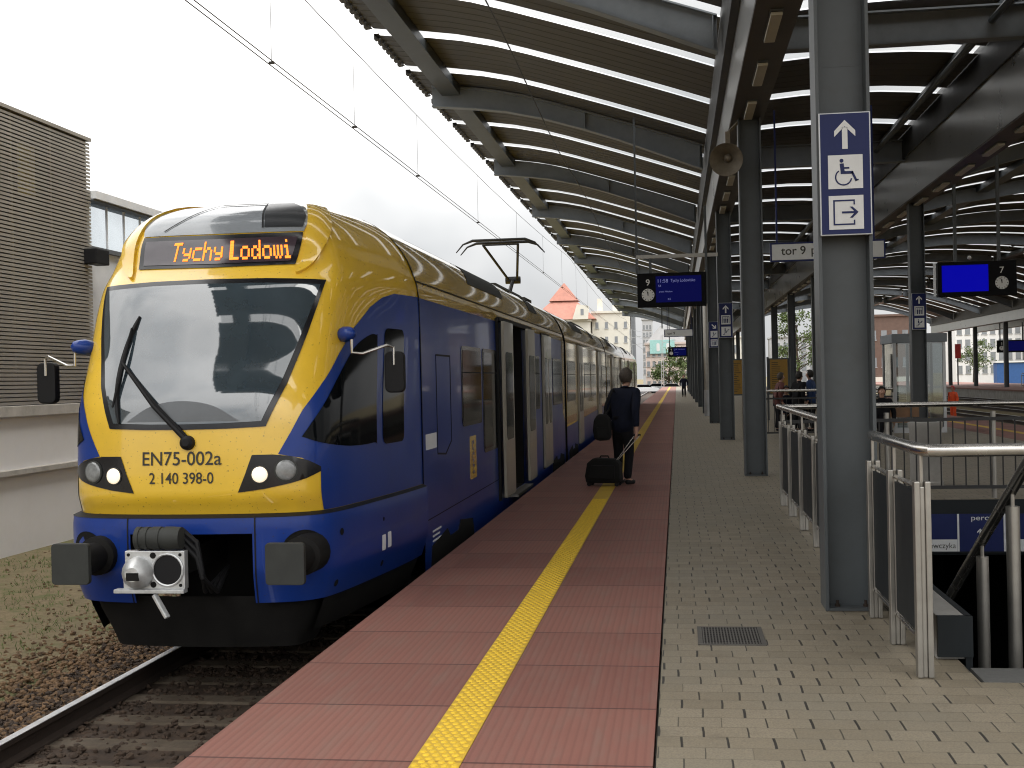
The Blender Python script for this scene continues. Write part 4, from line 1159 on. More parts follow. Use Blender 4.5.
# ---- car bodies
CARS = [(YE, 27.2), (27.7, 43.2), (43.7, 59.2), (59.7, 77.5)]
zsec = [0.0, 0.4, 0.9, 1.5, 2.1, 2.56]
zroof = [2.56, 2.7, 2.85, 2.95, 3.05, 3.15, 3.22, 3.30, 3.36, 3.41, 3.45, 3.475, 3.49, 3.4995]
D1 = (17.95, 19.75)
def side_pt(y, z, side=1, off=0.0): return (AX + side * (section(z) + off), y, z)
for ci, (ya, yb) in enumerate(CARS):
    car = MB().grid([[side_pt(y, z, -1) for z in [-0.30] + zsec] for y in (ya, yb)]).build('body_side', 'tblue', train)
    mb = MB()
    ys = [ya, yb] if ci else [ya, D1[0], D1[1], yb]
    for y0, y1 in zip(ys, ys[1:]):
        for z0, z1 in zip([-0.30] + zsec, zsec):
            if ci == 0 and y0 == D1[0] and 0.0 <= z0 < 2.5: continue
            mb.poly([side_pt(y0, z0), side_pt(y1, z0), side_pt(y1, z1), side_pt(y0, z1)])
    mb.build('body_side', 'tblue', train)
    prof = [side_pt(0, z, 1) for z in zroof] + [side_pt(0, z, -1) for z in reversed(zroof)]
    mb = MB().grid([[(p[0], y, p[2]) for p in prof] for y in [ya + (yb - ya) * k / 12 for k in range(13)]])
    mb.build('roof_shell', 'tyellow', train, smooth='all')
    # end walls
    mb = MB()
    for y in (ya, yb):
        if ci == 0 and y == ya: continue
        mb.poly([(AX + section(z), y, z) for z in [-0.3] + zsec + zroof[1:]] + [(AX - section(z), y, z) for z in reversed([-0.3] + zsec + zroof[1:])])
    mb.build('end_wall', 'under', train)
    # underframe skirt
    MB().box(AX - 1.2, AX + 1.2, ya, yb, -0.55, -0.30).build('underframe', 'under', train)
    if ci < 3:
        bel = MB()
        for k in range(6):
            y0 = yb + 0.5 * k / 6
            i_ = 0.10 if k % 2 else 0.05
            pz = [0.0, 2.3, 2.6, 2.9, 3.1, 3.25, 3.36]
            bel.prism([((section(z) - i_), z) for z in pz] + [(-(section(z) - i_), z) for z in reversed(pz)], lambda u, v, w: (AX + u, y0 + w, v), 0.083)
        bel.build('gangway_bellows', 'black', train)

# nose to body joint and cant-rail joint
for sgn in (1, -1):
    MB().grid([[side_pt(YE - 0.012, z, sgn, 0.004) for z in zsec + zroof[1:6]], [side_pt(YE + 0.012, z, sgn, 0.004) for z in zsec + zroof[1:6]]]).build('panel_gap', 'black', train)
    MB().grid([[side_pt(y, z, sgn, 0.006) for y in (YE, 27.2)] for z in (2.72, 2.735)]).build('panel_gap', 'black', train)
    MB().grid([[side_pt(y, z, sgn, 0.004) for y in (YE + 0.02, 17.0)] for z in (0.30, 0.312)]).build('panel_gap', 'black', train)

# windows and doors on the platform side
XS = AX + HWBASE
def side_prism(poly, name, m, depth, parent, x=XS, bevel=0):
    return MB().prism(poly, lambda u, v, w: (x + w, u, v), depth).build(name, m, parent, bevel=bevel)
def window(y0, y1, z0=1.17, z1=2.14, side=1):
    xs = XS if side > 0 else AX - HWBASE - 0.008
    o = MB().prism(rrect(y0, y1, z0, z1, 0.09), lambda u, v, w: (xs + w, u, v), 0.008).build('side_window', 'blackgloss', train)
    MB().prism(rrect(y0 + 0.05, y1 - 0.05, z0 + 0.05, z1 - 0.05, 0.06), lambda u, v, w: (xs + 0.008 * side + (w if side > 0 else 0.008 - w - 0.008), u, v), 0.004).build('pane', 'tglass', o)
    MB().box(xs + 0.011, xs + 0.0145, y0 + 0.05, y1 - 0.05, z1 - 0.33, z1 - 0.315).build('vent_bar', 'black', o) if side > 0 else None
def door_leaf(y0, y1, off, z1=2.56):
    lf = side_prism(rrect(y0, y1, 0.03, z1, 0.03), 'door_leaf', 'tgrey', 0.04, train, XS + off)
    side_prism(rrect(y0 + 0.12, y1 - 0.12, 0.85, 2.12, 0.10), 'door_window', 'tglass', 0.005, lf, XS + off + 0.04)
    return lf
def door_closed(yc, w=1.36):
    side_prism(rrect(yc - w / 2 - 0.06, yc + w / 2 + 0.06, 0.0, 2.60, 0.04), 'door_frame', 'black', 0.006, train)
    for a, b in ((yc - w / 2, yc - 0.01), (yc + 0.01, yc + w / 2)): door_leaf(a, b, 0.006)
# open doorway: interior vestibule
vb = MB()
vb.box(XS - 1.3, XS - 0.01, D1[0], D1[1], -0.03, 0.0).box(XS - 1.35, XS - 1.3, D1[0], D1[1], 0, 2.56).box(XS - 1.3, XS - 0.01, D1[0] - 0.03, D1[0], 0, 2.56)
vb.box(XS - 1.3, XS - 0.01, D1[1], D1[1] + 0.03, 0, 2.56).box(XS - 1.3, XS - 0.01, D1[0], D1[1], 2.56, 2.6)
vb.build('vestibule', 'under', train)  # near-black walls put the shade inside the doorway into the colour
MB().tube([(XS - 0.12, D1[0] + 0.1, 0.7), (XS - 0.10, D1[0] + 0.1, 1.0), (XS - 0.10, D1[0] + 0.1, 1.9)], 0.016, 8).build('grab_pole', 'ochre', train, smooth=True)
side_prism(rrect(D1[0] - 1.0, D1[1] + 1.0, 2.56, 2.62, 0.02), 'door_rail', 'black', 0.05, train)
door_leaf(D1[0] - 0.98, D1[0] - 0.02, 0.065)
door_leaf(D1[1] + 0.0, D1[1] + 0.96, 0.065)
MB().box(XS, XS + 0.14, D1[0] - 0.05, D1[1] + 0.05, -0.05, -0.01).build('door_step', 'stainless2', train)
side_prism(rrect(D1[0] - 1.10, D1[0] - 1.0, 0.0, 2.6, 0.01), 'door_edge', 'black', 0.03, train)
door_closed(23.35)
for a, b in ((14.05, 15.5), (20.95, 22.25), (24.6, 26.6)): window(a, b)
window(15.62, 16.85, 0.76, 2.14)
# cab luggage hatch and crest
hatch = [(12.55, 0.95), (13.0, 0.92), (13.35, 1.05), (13.35, 2.0), (12.55, 2.0)]
def outline(poly, name, m, w=0.012):
    mb = MB()
    for a, b in zip(poly, poly[1:] + poly[:1]):
        mb.prism(stroke(a, b, w), lambda u, v, w_: (XS + w_, u, v), 0.004)
    return mb.build(name, m, train)
outline(hatch, 'hatch_seam', 'black', 0.02)
for k, (z0, z1) in enumerate(((0.50, 1.03),)):
    cr = side_prism(rrect(14.55, 15.0, z0, z1, 0.02), 'yellow_label', 'tyellow', 0.003, train)
    mb = MB()
    for q in range(3):
        mb.prism(ringseg(14.775, z0 + 0.12 + 0.145 * q, 0.045, 0.065, 20, 330, 12), lambda u, v, w: (XS + 0.003 + w, u, v), 0.002)
    mb.build('label_mark', 'tblue', cr)
for (y, z, w, h) in ((11.95, 1.02, 0.55, 0.16),):
    side_prism(rrect(y, y + w, z, z + h, 0.01), 'pale_label', 'palepanel', 0.002, train)
mb = MB()
for k in range(4): mb.prism(rrect(12.2, 12.65 - 0.08 * (k % 2), 0.15 - 0.05 * k, 0.17 - 0.05 * k, 0.004, 1), lambda u, v, w: (XS + w, u, v), 0.002)
mb.build('data_lettering', 'palepanel', train)
for yy, zz in ((10.7, 0.17), (10.95, 0.17)):
    pass
mb = MB(); patch(mb, rrect(2.15, 2.24, 0.22, 0.36, 0.01, 2), 0.004, fn=bsurf, grid=0.05); patch(mb, rrect(2.29, 2.38, 0.23, 0.37, 0.01, 2), 0.004, fn=bsurf, grid=0.05)
mb.build('pale_label', 'palepanel', apron)
mb = MB()
for uu, zz, rr in ((1.32, 0.5, 0.03), (1.28, 0.08, 0.03), (2.2, 0.5, 0.02), (2.22, 0.10, 0.03)):
    patch(mb, circ(uu, zz, rr, 12), 0.004, fn=bsurf, step=0.1, grid=0.5)
mb.build('towing_cover', 'under', apron)
# flat dark plates painted for the shade in wheel-arch cut-outs, and bogies
for yc in (13.4, 25.6, 29.4, 41.5, 45.2, 57.5, 61.2, 74.5):
    side_prism([(yc - 1.35, -0.3), (yc + 1.35, -0.3), (yc + 1.25, 0.02), (yc + 0.4, 0.10), (yc + 0.25, 0.0), (yc - 0.25, 0.0), (yc - 0.4, 0.10), (yc - 1.25, 0.02)], 'painted_bogie_hole', 'under', 0.004, train)
    bg = MB().box(AX - 1.1, AX + 1.1, yc - 1.6, yc + 1.6, -0.58, -0.42).build('bogie', 'under', train)
    for dy in (-1.15, 1.15):
        for s_ in (1, -1):
            MB().lathe((AX + s_ * 0.69, yc + dy, -0.345), (s_, 0, 0), [(0, 0.385), (0.11, 0.375), (0.12, 0.3), (0.12, 0.1)]).build('wheel', 'under', bg, smooth=True)
# yellow livery field on the middle cars, with its windows
for ci, (ya, yb) in enumerate(CARS):
    if ci == 0:
        side_prism([(26.75, 0.95), (27.19, 0.75), (27.19, 2.56), (26.75, 2.56)], 'yellow_field', 'tyellow', 0.003, train); continue
    side_prism([(ya, 0.6 if ci == 1 else 0.75), (yb, 0.75), (yb, 2.56), (ya, 2.56)], 'yellow_field', 'tyellow', 0.003, train)
    n = 6
    L = (yb - ya) / n
    for k in range(n):
        y0 = ya + L * k
        if k in (1, 4): door_closed(y0 + L / 2)
        else: window(y0 + 0.2, y0 + L - 0.2)
# windows on the far side (unseen from here but there)
for a in range(12, 26, 3): window(a + 0.4, a + 2.2, side=-1)
# roof equipment
for ci, (ya, yb) in enumerate(CARS):
    MB().prism([(-0.70, 0), (0.60, 0), (0.5, 0.14), (-0.6, 0.14)], lambda u, v, w: (AX + u, ya + 3.2 + w, 3.40 + v), 5.4).build('roof_unit', 'troof', train, bevel=0.02)
    MB().prism([(-0.75, 0), (0.75, 0), (0.6, 0.12), (-0.6, 0.12)], lambda u, v, w: (AX + u, yb - 5.0 + w, 3.42 + v), 3.4).build('roof_unit', 'charcoal', train, bevel=0.02)
    zz = [2.98, 3.05, 3.12, 3.19, 3.26, 3.33]
    for y0, y1 in ((ya + 3.6, ya + 6.8), (ya + 10.2, ya + 11.4)):
        MB().grid([[side_pt(y0 + (0.9 * (z - 2.98) / 0.35 if k == 0 else 0), z, 1, 0.006) if k == 0 else side_pt(y1 + 0.9 * (z - 2.98) / 0.35, z, 1, 0.006) for z in zz] for k in (0, 1)]).build('roof_grille', 'charcoal', train)
    for q in (1.2, 1.9):
        MB().lathe((AX + 0.35, ya + q, 3.42), (0, 0, 1), [(0, 0.09), (0.12, 0.09), (0.15, 0.04)]).build('roof_antenna', 'charcoal', train, smooth=True)
# pantograph
py = 27.6
pg = MB().box(AX - 0.55, AX + 0.55, py - 0.7, py + 0.6, 3.5, 3.58).build('pantograph', 'charcoal', train)
for s_ in (-1, 1):
    for yy in (-0.5, 0.4): MB().lathe((AX + s_ * 0.45, py + yy, 3.40), (0, 0, 1), [(0, 0.05), (0.04, 0.07), (0.06, 0.05), (0.10, 0.07), (0.12, 0.05)]).build('insulator', 'horn', pg, smooth=True)
MB().tube([(AX, py + 0.4, 3.6), (AX, py + 1.5, 4.15)], [0.06, 0.045], 8).build('lower_arm', 'blackmetal', pg, smooth=True)
MB().lathe((AX - 0.18, py + 1.5, 4.15), (1, 0, 0), [(0, 0.09), (0.36, 0.09)]).build('knuckle', 'blackmetal', pg, smooth=True)
for s_ in (-1, 1):
    MB().tube([(AX + s_ * 0.10, py + 1.5, 4.15), (AX + s_ * 0.40, py - 0.5, 4.80)], 0.03, 8).build('upper_arm', 'blackmetal', pg, smooth=True)
MB().tube([(AX - 0.42, py - 0.5, 4.80), (AX + 0.42, py - 0.5, 4.80)], 0.018, 6).build('cross_tube', 'blackmetal', pg, smooth=True)
for dy in (-0.28, 0.28):
    MB().tube([(AX - 0.98, py - 0.5 + dy, 4.62), (AX - 0.82, py - 0.5 + dy, 4.80), (AX - 0.6, py - 0.5 + dy, 4.88), (AX + 0.6, py - 0.5 + dy, 4.88), (AX + 0.82, py - 0.5 + dy, 4.80), (AX + 0.98, py - 0.5 + dy, 4.62)], [0.012, 0.02, 0.032, 0.032, 0.02, 0.012], 8).build('contact_strip', 'blackmetal', pg, smooth=True)

# =================================================================== PLATFORM FURNITURE
# batten lights under the two girders
lt = empty('batten_light', (1.27, 15.2, 6.05), 'unlit batten light under the left girder, nearest the camera', 'light', 'batten lights under the girders')
MB().box(1.19, 1.35, 14.55, 15.85, 6.03, 6.048).build('housing', 'steel', lt)
MB().box(1.20, 1.34, 14.6, 15.8, 5.985, 6.028).build('diffuser', 'lampglass', lt, bevel=0.012)
names = ['second nearest unlit batten light under the left girder', 'third nearest unlit batten light under the left girder, just before the second column']
for k in range(1, 40):
    dup(lt, (0, 2.35 * k, 0), names[k - 1] if k < 3 else 'small unlit batten light in the far row under the left girder')
for k in range(4, 40):
    dup(lt, (6.23 - 1.27, 2.35 * (k - 1), 0), 'small unlit batten light in the row under the right girder')

# horn loudspeaker
hn = empty('horn_loudspeaker', (0.82, 20.3, 4.95), 'weathered horn loudspeaker hanging at the second column below the left girder', 'loudspeaker')
MB().lathe((0.93, 20.55, 5.40), Vector((-0.10, -0.95, -0.28)), [(0, 0.10), (0.05, 0.11), (0.10, 0.10), (0.16, 0.06), (0.24, 0.075), (0.32, 0.12), (0.40, 0.19), (0.46, 0.27), (0.475, 0.275), (0.46, 0.262), (0.40, 0.18), (0.32, 0.11), (0.26, 0.06)], 28).build('horn_bell', 'horn', hn, smooth='all')
MB().lathe((0.92, 20.30, 5.33), Vector((-0.10, -0.95, -0.28)), [(0, 0.07), (0.05, 0.07), (0.08, 0.05), (0.10, 0.01)], 16).build('driver_plug', 'horn', hn, smooth='all')
MB().box(0.89, 0.97, 20.45, 20.60, 5.47, 5.80).bar((0.93, 20.52, 5.78), (1.12, 20.7, 6.0), 0.04, 0.04).build('bracket', 'horn', hn)

# --- pictogram signs
def picto(mb, kind, x, z, s, y):
    """blue drawing on a white square with centre x,z and half size s, front at y"""
    def P(poly): mb.prism([(x + u * s, z + v * s) for u, v in poly], face_y(y), 0.003)
    if kind == 'wheelchair':
        P(circ(-0.22, 0.66, 0.115, 14)); P([(-0.33, 0.48), (-0.10, 0.50), (-0.05, 0.02), (-0.28, 0.02)])
        P(stroke((-0.08, 0.22), (0.22, 0.22), 0.10)); P(stroke((-0.28, -0.05), (0.44, -0.05), 0.16)); P(stroke((0.37, -0.02), (0.62, -0.56), 0.13)); P(stroke((0.56, -0.55), (0.74, -0.48), 0.08))
        P(ringseg(-0.12, -0.32, 0.42, 0.50, 125, 350, 22))
    elif kind == 'exit':
        P([(-0.75, 0.75), (0.5, 0.75), (0.5, 0.45), (0.42, 0.45), (0.42, 0.66), (-0.66, 0.66), (-0.66, -0.66), (0.42, -0.66), (0.42, -0.45), (0.5, -0.45), (0.5, -0.75), (-0.75, -0.75)])
        P([(-0.25, -0.06), (0.45, -0.06), (0.2, -0.33), (0.36, -0.33), (0.70, 0.0), (0.36, 0.33), (0.2, 0.33), (0.45, 0.06), (-0.25, 0.06)])
    elif kind == 'lift':
        P([(-0.75, 0.75), (0.75, 0.75), (0.75, 0.65), (-0.75, 0.65)]); P([(-0.75, 0.65), (-0.65, 0.65), (-0.65, -0.75), (-0.75, -0.75)]); P([(0.65, 0.65), (0.75, 0.65), (0.75, -0.75), (0.65, -0.75)])
        for u in (-0.38, 0.0, 0.38): P(circ(u, 0.38, 0.11, 10)); P([(u - 0.13, 0.2), (u + 0.13, 0.2), (u + 0.1, -0.7), (u - 0.1, -0.7)])
    elif kind == 'stairs':
        P([(-0.7, -0.6), (-0.35, -0.6), (-0.35, -0.25), (0.0, -0.25), (0.0, 0.1), (0.35, 0.1), (0.35, 0.4), (0.7, 0.4), (0.7, 0.28), (0.47, 0.28), (0.47, -0.02), (0.12, -0.02), (0.12, -0.37), (-0.23, -0.37), (-0.23, -0.72), (-0.7, -0.72)])
        P(circ(-0.2, 0.62, 0.12, 10)); P([(-0.32, 0.45), (-0.08, 0.45), (-0.1, -0.1), (-0.3, -0.1)])
def arrow(mb, x, z, s, y, ang=90):
    a = R(ang - 90); c, q = math.cos(a), math.sin(a)
    for poly in ([(-0.16, -0.85), (0.16, -0.85), (0.16, 0.45), (-0.16, 0.45)], [(0, 0.9), (-0.62, 0.25), (-0.62, -0.10), (0, 0.52), (0.62, -0.10), (0.62, 0.25)]):
        mb.prism([(x + s * (u * c - v * q), z + s * (u * q + v * c)) for u, v in poly], face_y(y), 0.003)
def column_sign(xc, yf, z0, z1, kinds, ang, label, w=0.36):
    h_ = z1 - z0
    sg2 = empty('pictogram_sign', (xc, yf, z0), label, 'sign', 'pictogram signs on the canopy columns')
    MB().box(xc - w / 2, xc + w / 2, yf - 0.03, yf, z0, z1).build('sign_frame', 'signframe', sg2, bevel=0.004)
    bl_ = MB().box(xc - w / 2 + 0.009, xc + w / 2 - 0.009, yf - 0.033, yf - 0.0301, z0 + 0.009, z1 - 0.009).build('sign_face', 'signblue', sg2)
    s_ = w * 0.335
    zc = [z1 - h_ * 0.185, z0 + h_ * 0.515 - 0.0, z0 + h_ * 0.185]
    mb = MB(); arrow(mb, xc, zc[0], s_ * 0.98, yf - 0.033, ang); mb.build('arrow', 'signwhite', bl_)
    for kd, z in zip(kinds, zc[1:]):
        sq = MB().box(xc - s_, xc + s_, yf - 0.036, yf - 0.0331, z - s_, z + s_).build('pictogram_tile', 'signwhite', bl_)
        mb = MB(); picto(mb, kd, xc, z, s_, yf - 0.036); mb.build('pictogram', 'signblue', sq)
    return sg2
column_sign(1.225, 8.868, 2.70, 3.58, ('wheelchair', 'exit'), 90, 'large navy sign with upward arrow, wheelchair and exit symbols on the nearest column')
column_sign(1.31, 32.15, 2.70, 3.62, ('lift', 'stairs'), 90, 'navy sign with upward arrow and lift symbol on the third column')
column_sign(1.34, 43.3, 2.70, 3.62, ('stairs', 'lift'), -45, 'navy sign with diagonal downward arrow on the fourth column of the left row')
column_sign(6.23, 32.15, 2.78, 3.72, ('lift', 'stairs'), 90, 'navy arrow sign on the right row column beside the number seven screen')

# --- departure boards
def departure_board(xa, xb, y, z0, z1, num, left, label, text=True, hang=True, scr='screen', group='departure boards'):
    b = empty('departure_board', ((xa + xb) / 2, y, z0), label, 'departure board', group)
    MB().box(xa, xb, y, y + 0.22, z0, z1).build('housing', 'boardblack', b, bevel=0.01)
    w, h_ = xb - xa, z1 - z0
    if left: sx0, sx1, cxx = xa + 0.27 * w, xb - 0.07 * w, xa + 0.155 * w
    else: sx0, sx1, cxx = xa + 0.05 * w, xa + 0.64 * w, xb - 0.19 * w
    sc = MB().box(sx0, sx1, y - 0.004, y - 0.0005, z0 + 0.13 * h_, z1 - 0.10 * h_).build('screen', scr, b)
    if text:
        mb = MB(); k = h_ / 0.87
        add_text(mb, '11:58', sx0 + 0.03, z1 - 0.25 * k, y - 0.007, 0.13 * k)
        add_text(mb, 'Tychy Lodowisko', sx0 + 0.30 * k + 0.08, z1 - 0.24 * k, y - 0.007, 0.11 * k, width=0.62 * k)
        add_text(mb, 'S4', sx0 + 0.06, z1 - 0.36 * k, y - 0.007, 0.08 * k)
        add_text(mb, 'przez: Mikolow', sx0 + 0.08, z1 - 0.50 * k, y - 0.007, 0.055 * k)
        add_text(mb, 'KS', sx0 + 0.3, z1 - 0.70 * k, y - 0.007, 0.07 * k)
        mb.build('screen_text', 'screentext', sc)
    mb = MB(); add_text(mb, num, cxx, z1 - 0.36 * h_, y - 0.004, 0.26 * h_, 'CENTER', 0.008); mb.build('track_number', 'dispwhite', b)
    zc = z0 + 0.36 * h_; r_ = 0.185 * h_
    ck = MB().prism(circ(cxx, zc, r_), face_y(y - 0.001), 0.008).build('clock', 'dispwhite', b)
    mb = MB()
    for k in range(12):
        a = R(30 * k)
        mb.prism(stroke((cxx + r_ * 0.74 * math.sin(a), zc + r_ * 0.74 * math.cos(a)), (cxx + r_ * 0.94 * math.sin(a), zc + r_ * 0.94 * math.cos(a)), r_ * 0.10), face_y(y - 0.009), 0.002)
    for ang, ln, wd in ((-14, 0.78, 0.10), (-1, 0.5, 0.14)):
        a = R(ang); mb.prism(stroke((cxx - 0.1 * r_ * math.sin(a), zc - 0.1 * r_ * math.cos(a)), (cxx + r_ * ln * math.sin(a), zc + r_ * ln * math.cos(a)), r_ * wd), face_y(y - 0.0112), 0.002)
    mb.build('clock_marks', 'letter', ck)
    return b
d9 = departure_board(-0.96, 0.79, 31.0, 3.50, 4.37, '9', True, 'black departure board with blue screen numbered nine, hanging left of the third column')
MB().bar((-0.98, 31.1, 4.80), (1.1, 31.1, 4.80), 0.09, 0.09).build('support_arm', 'stainless2', d9)
for x in (-0.62, -0.96): MB().bar((x, 31.1, 4.37), (x, 31.1, 5.2 if x < -0.9 else 4.76), 0.07, 0.07).build('hanger', 'steel', d9)
MB().bar((-0.96, 31.1, 5.2), (-0.96, 31.1, 8.4), 0.05, 0.05).build('hanger', 'steel', d9)
MB().bar((0.8, 31.05, 3.55), (0.8, 31.05, 6.05), 0.06, 0.06).build('hanger', 'steel', d9)
MB().bar((-0.35, 31.1, 2.95), (-0.35, 31.1, 3.5), 0.03, 0.03).build('cable_drop', 'steel', d9)
df = departure_board(-0.72, 1.0, 109.0, 3.45, 4.33, '9', True, 'tiny far departure board with a blue screen, seen above the walking man')
for x in (-0.6, 0.9): MB().bar((x, 109.1, 4.33), (x, 109.1, 8.0), 0.08, 0.08).build('hanger', 'steel', df)
d7 = departure_board(6.27, 8.08, 30.0, 3.48, 4.31, '7', False, 'black departure board with bright blue screen numbered seven on the right', text=False, scr='screen2')
for x in (6.7, 7.7): MB().bar((x, 30.1, 4.31), (x, 30.1, 8.4), 0.07, 0.07).build('hanger', 'steel', d7)
MB().lathe((7.0, 30.0, 4.40), (0, -1, 0), [(0, 0.05), (0.02, 0.04), (0.06, 0.02)]).build('indicator_lamp', 'dispwhite', d7)
MB().bar((6.2, 30.05, 3.5), (6.2, 30.05, 4.3), 0.05, 0.05).build('side_bracket', 'signframe', d7)
dz = departure_board(30.9, 33.6, 122.0, 3.3, 4.5, '5', True, 'dark departure board on the far right platform, under its canopy', text=False)
for x in (31.2, 33.3): MB().bar((x, 122.1, 4.5), (x, 122.1, 6.2), 0.1, 0.1).build('hanger', 'steel', dz)

# --- hanging direction signs
def hanging_sign(x0, x1, y, z0, z1, txts, label, rods, mface='signgrey'):
    b = empty('direction_sign', ((x0 + x1) / 2, y, z0), label, 'sign', 'hanging direction signs')
    MB().box(x0, x1, y, y + 0.08, z0, z1).build('sign_frame', 'signblue', b, bevel=0.004)
    f_ = MB().box(x0 + 0.035, x1 - 0.035, y - 0.004, y - 0.0005, z0 + 0.035, z1 - 0.035).build('sign_face', mface, b)
    mb = MB()
    for s_, x, sz in txts: add_text(mb, s_, x, z0 + 0.14, y - 0.007, sz, bold=0.012)
    mb.build('lettering', 'letter', f_)
    for x, zt_ in rods: MB().bar((x, y + 0.04, z1), (x, y + 0.04, zt_), 0.035, 0.035).build('hanger_rod', 'signblue', b)
    return b
hanging_sign(1.94, 4.22, 25.0, 4.0, 4.39, (('tor 9', 2.16, 0.24), ('peron', 2.75, 0.24)), 'pale hanging sign reading tor 9, partly behind the nearest column', ((2.08, 7.1), (4.0, 7.1)))
hs = hanging_sign(-0.7, 1.0, 72.0, 4.05, 4.5, (('tor 9', -0.5, 0.22),), 'small pale hanging sign far down the left platform above the far departure board', ((-0.5, 8.1), (0.9, 7.2)))

# --- stair railings: stainless tubes, posts and dark panels
RX = 1.345
rl = empty('stair_railing', (RX, 11.7, 0), 'stainless steel stair railing with dark infill panels beside the nearest column', 'railing')
bend = [(RX, 7.05, 1.275), (RX + 0.012, 6.96, 1.275), (RX + 0.04, 6.915, 1.275), (RX + 0.09, 6.90, 1.275)]
MB().tube([(RX, 8.66, 1.275)] + bend + [(2.0, 6.90, 1.275), (2.06, 6.915, 1.275), (2.09, 6.96, 1.27), (2.10, 7.05, 1.27), (2.10, 7.42, 1.265)], 0.036, 14).build('top_rail', 'stainless', rl, smooth=True)
MB().tube([(RX, 16.5, 1.28), (RX, 9.45, 1.275)], 0.036, 14).build('top_rail', 'stainless', rl, smooth=True)
py_ = [6.98, 7.82, 8.66, 9.55, 10.8, 12.15, 13.45, 14.75, 15.95]
for y in py_:
    p_ = MB().box(RX - 0.045, RX - 0.014, y - 0.035, y + 0.035, 0, 1.10).box(RX + 0.014, RX + 0.045, y - 0.035, y + 0.035, 0, 1.10).box(RX - 0.0135, RX + 0.0135, y - 0.025, y + 0.025, 0.0, 1.07).build('post', 'stainless2', rl, bevel=0.006)
    MB().tube([(RX, y, 1.07), (RX, y, 1.26)], 0.012, 8).build('rail_stem', 'stainless2', p_, smooth=True)
for a, b in zip(py_, py_[1:]):
    if a == 8.66: continue
    MB().box(RX - 0.008, RX + 0.008, a + 0.05, b - 0.05, 0.22, 1.03).build('infill_panel', 'panel', rl)
    for z in (0.19, 1.06): MB().tube([(RX, a + 0.03, z), (RX, b - 0.03, z)], 0.014, 8).build('panel_rail', 'stainless', rl, smooth=True)
# descending handrail
hr = empty('stair_handrail', (2.10, 8.0, 0), 'stainless handrail descending into the stairwell at the right edge of the view', 'handrail')
MB().tube([(2.10, 7.425, 1.26), (2.10, 7.47, 1.245), (2.10, 13.5, -2.07)], 0.036, 14).build('rail', 'stainless', hr, smooth=True)
for y in (8.0, 8.8, 10.2, 11.6, 13.0):
    zt_ = 1.245 - 0.5498 * (y - 7.47)
    p_ = MB().tube([(2.10, y, zt_ - 2.3), (2.10, y, zt_ - 0.11)], 0.042, 14).build('post', 'stainless2', hr, smooth=True)
    MB().tube([(2.10, y, zt_ - 0.115), (2.10, y, zt_ - 0.02)], 0.013, 8).build('rail_stem', 'stainless2', p_, smooth=True)
# parapet ledge inside the opening
pa = empty('stair_parapet', (1.75, 8.1, 0), 'low stepped parapet with dark blue face beside the stair opening', 'parapet')
MB().box(1.50, 1.66, 7.42, 9.6, 0.0, 0.26).build('parapet_wall', 'concrete', pa, bevel=0.004)
MB().box(1.661, 1.70, 7.40, 9.6, -0.6, 0.262).build('parapet_cladding', 'panel', pa)
MB().box(1.50, 1.70, 7.38, 7.418, 0.02, 0.262).build('parapet_end', 'panel', pa)

# barred railing at the far end of the opening, and another beyond it
def barred_railing(x0, x1, y, label, bins=None):
    r_ = empty('barred_railing', ((x0 + x1) / 2, y, 0), label, 'railing', 'railings with black bars around the stairs')
    MB().tube([(x0, y, 1.265), (x1, y, 1.265)], 0.036, 12).build('top_rail', 'stainless', r_, smooth=True)
    for z in (1.06, 0.15): MB().box(x0, x1, y - 0.02, y + 0.02, z - 0.022, z + 0.022).build('cross_rail', 'blackmetal', r_)
    n_ = int((x1 - x0) / 1.3)
    for k in range(n_ + 1):
        x = x0 + (x1 - x0) * k / n_
        MB().tube([(x, y + 0.05, 0), (x, y + 0.05, 1.16)], 0.035, 10).build('post', 'stainless2', r_, smooth=True)
    m_ = int((x1 - x0) / 0.155)
    for k in range(1, m_):
        x = x0 + (x1 - x0) * k / m_
        MB().tube([(x, y, 0.1725), (x, y, 1.0375)], 0.010, 6).build('bar', 'blackmetal', r_, smooth=True)
    return r_
barred_railing(1.42, 5.55, 16.72, 'black barred railing with steel top rail across the far end of the stair opening')
barred_railing(1.75, 5.6, 32.6, 'second black barred railing farther down the platform, in front of the waiting people')

# blue direction boards on the header above the passage
tx = [('y', 3.40), ('peron', 3.78), ('', 4.4)]
bd = empty('passage_board', (3.7, HY1, -0.7), 'long navy passage board with white street name strip over the stairwell passage', 'sign')
MB().box(1.7, 5.5, HY1 - 0.06, HY1 - 0.022, -0.72, -0.012).build('backboard', 'panel', bd)
fc = MB().box(1.72, 5.48, HY1 - 0.064, HY1 - 0.0605, -0.70, -0.20).build('sign_face', 'signblue', bd)
mb = MB()
for x in (2.5, 3.67, 4.26, 5.0): mb.box(x - 0.012, x + 0.012, HY1 - 0.068, HY1 - 0.0645, -0.70, -0.20)
mb.box(3.13, 3.655, HY1 - 0.068, HY1 - 0.0645, -0.70, -0.54).box(4.272, 4.7, HY1 - 0.068, HY1 - 0.0645, -0.70, -0.54)
mb.build('white_strip', 'signwhite', fc)
mb = MB(); add_text(mb, 'Szewczyka', 3.205, -0.655, HY1 - 0.0705, 0.105, width=0.425); mb.build('street_name', 'letter', fc)
mb = MB(); add_text(mb, 'perony', 2.83, -0.285, HY1 - 0.0675, 0.10, width=0.38); add_text(mb, 'perony', 3.83, -0.285, HY1 - 0.0675, 0.10, width=0.36)
arrow(mb, 3.95, -0.45, 0.06, HY1 - 0.0642, 90); mb.build('lettering', 'signwhite', fc)

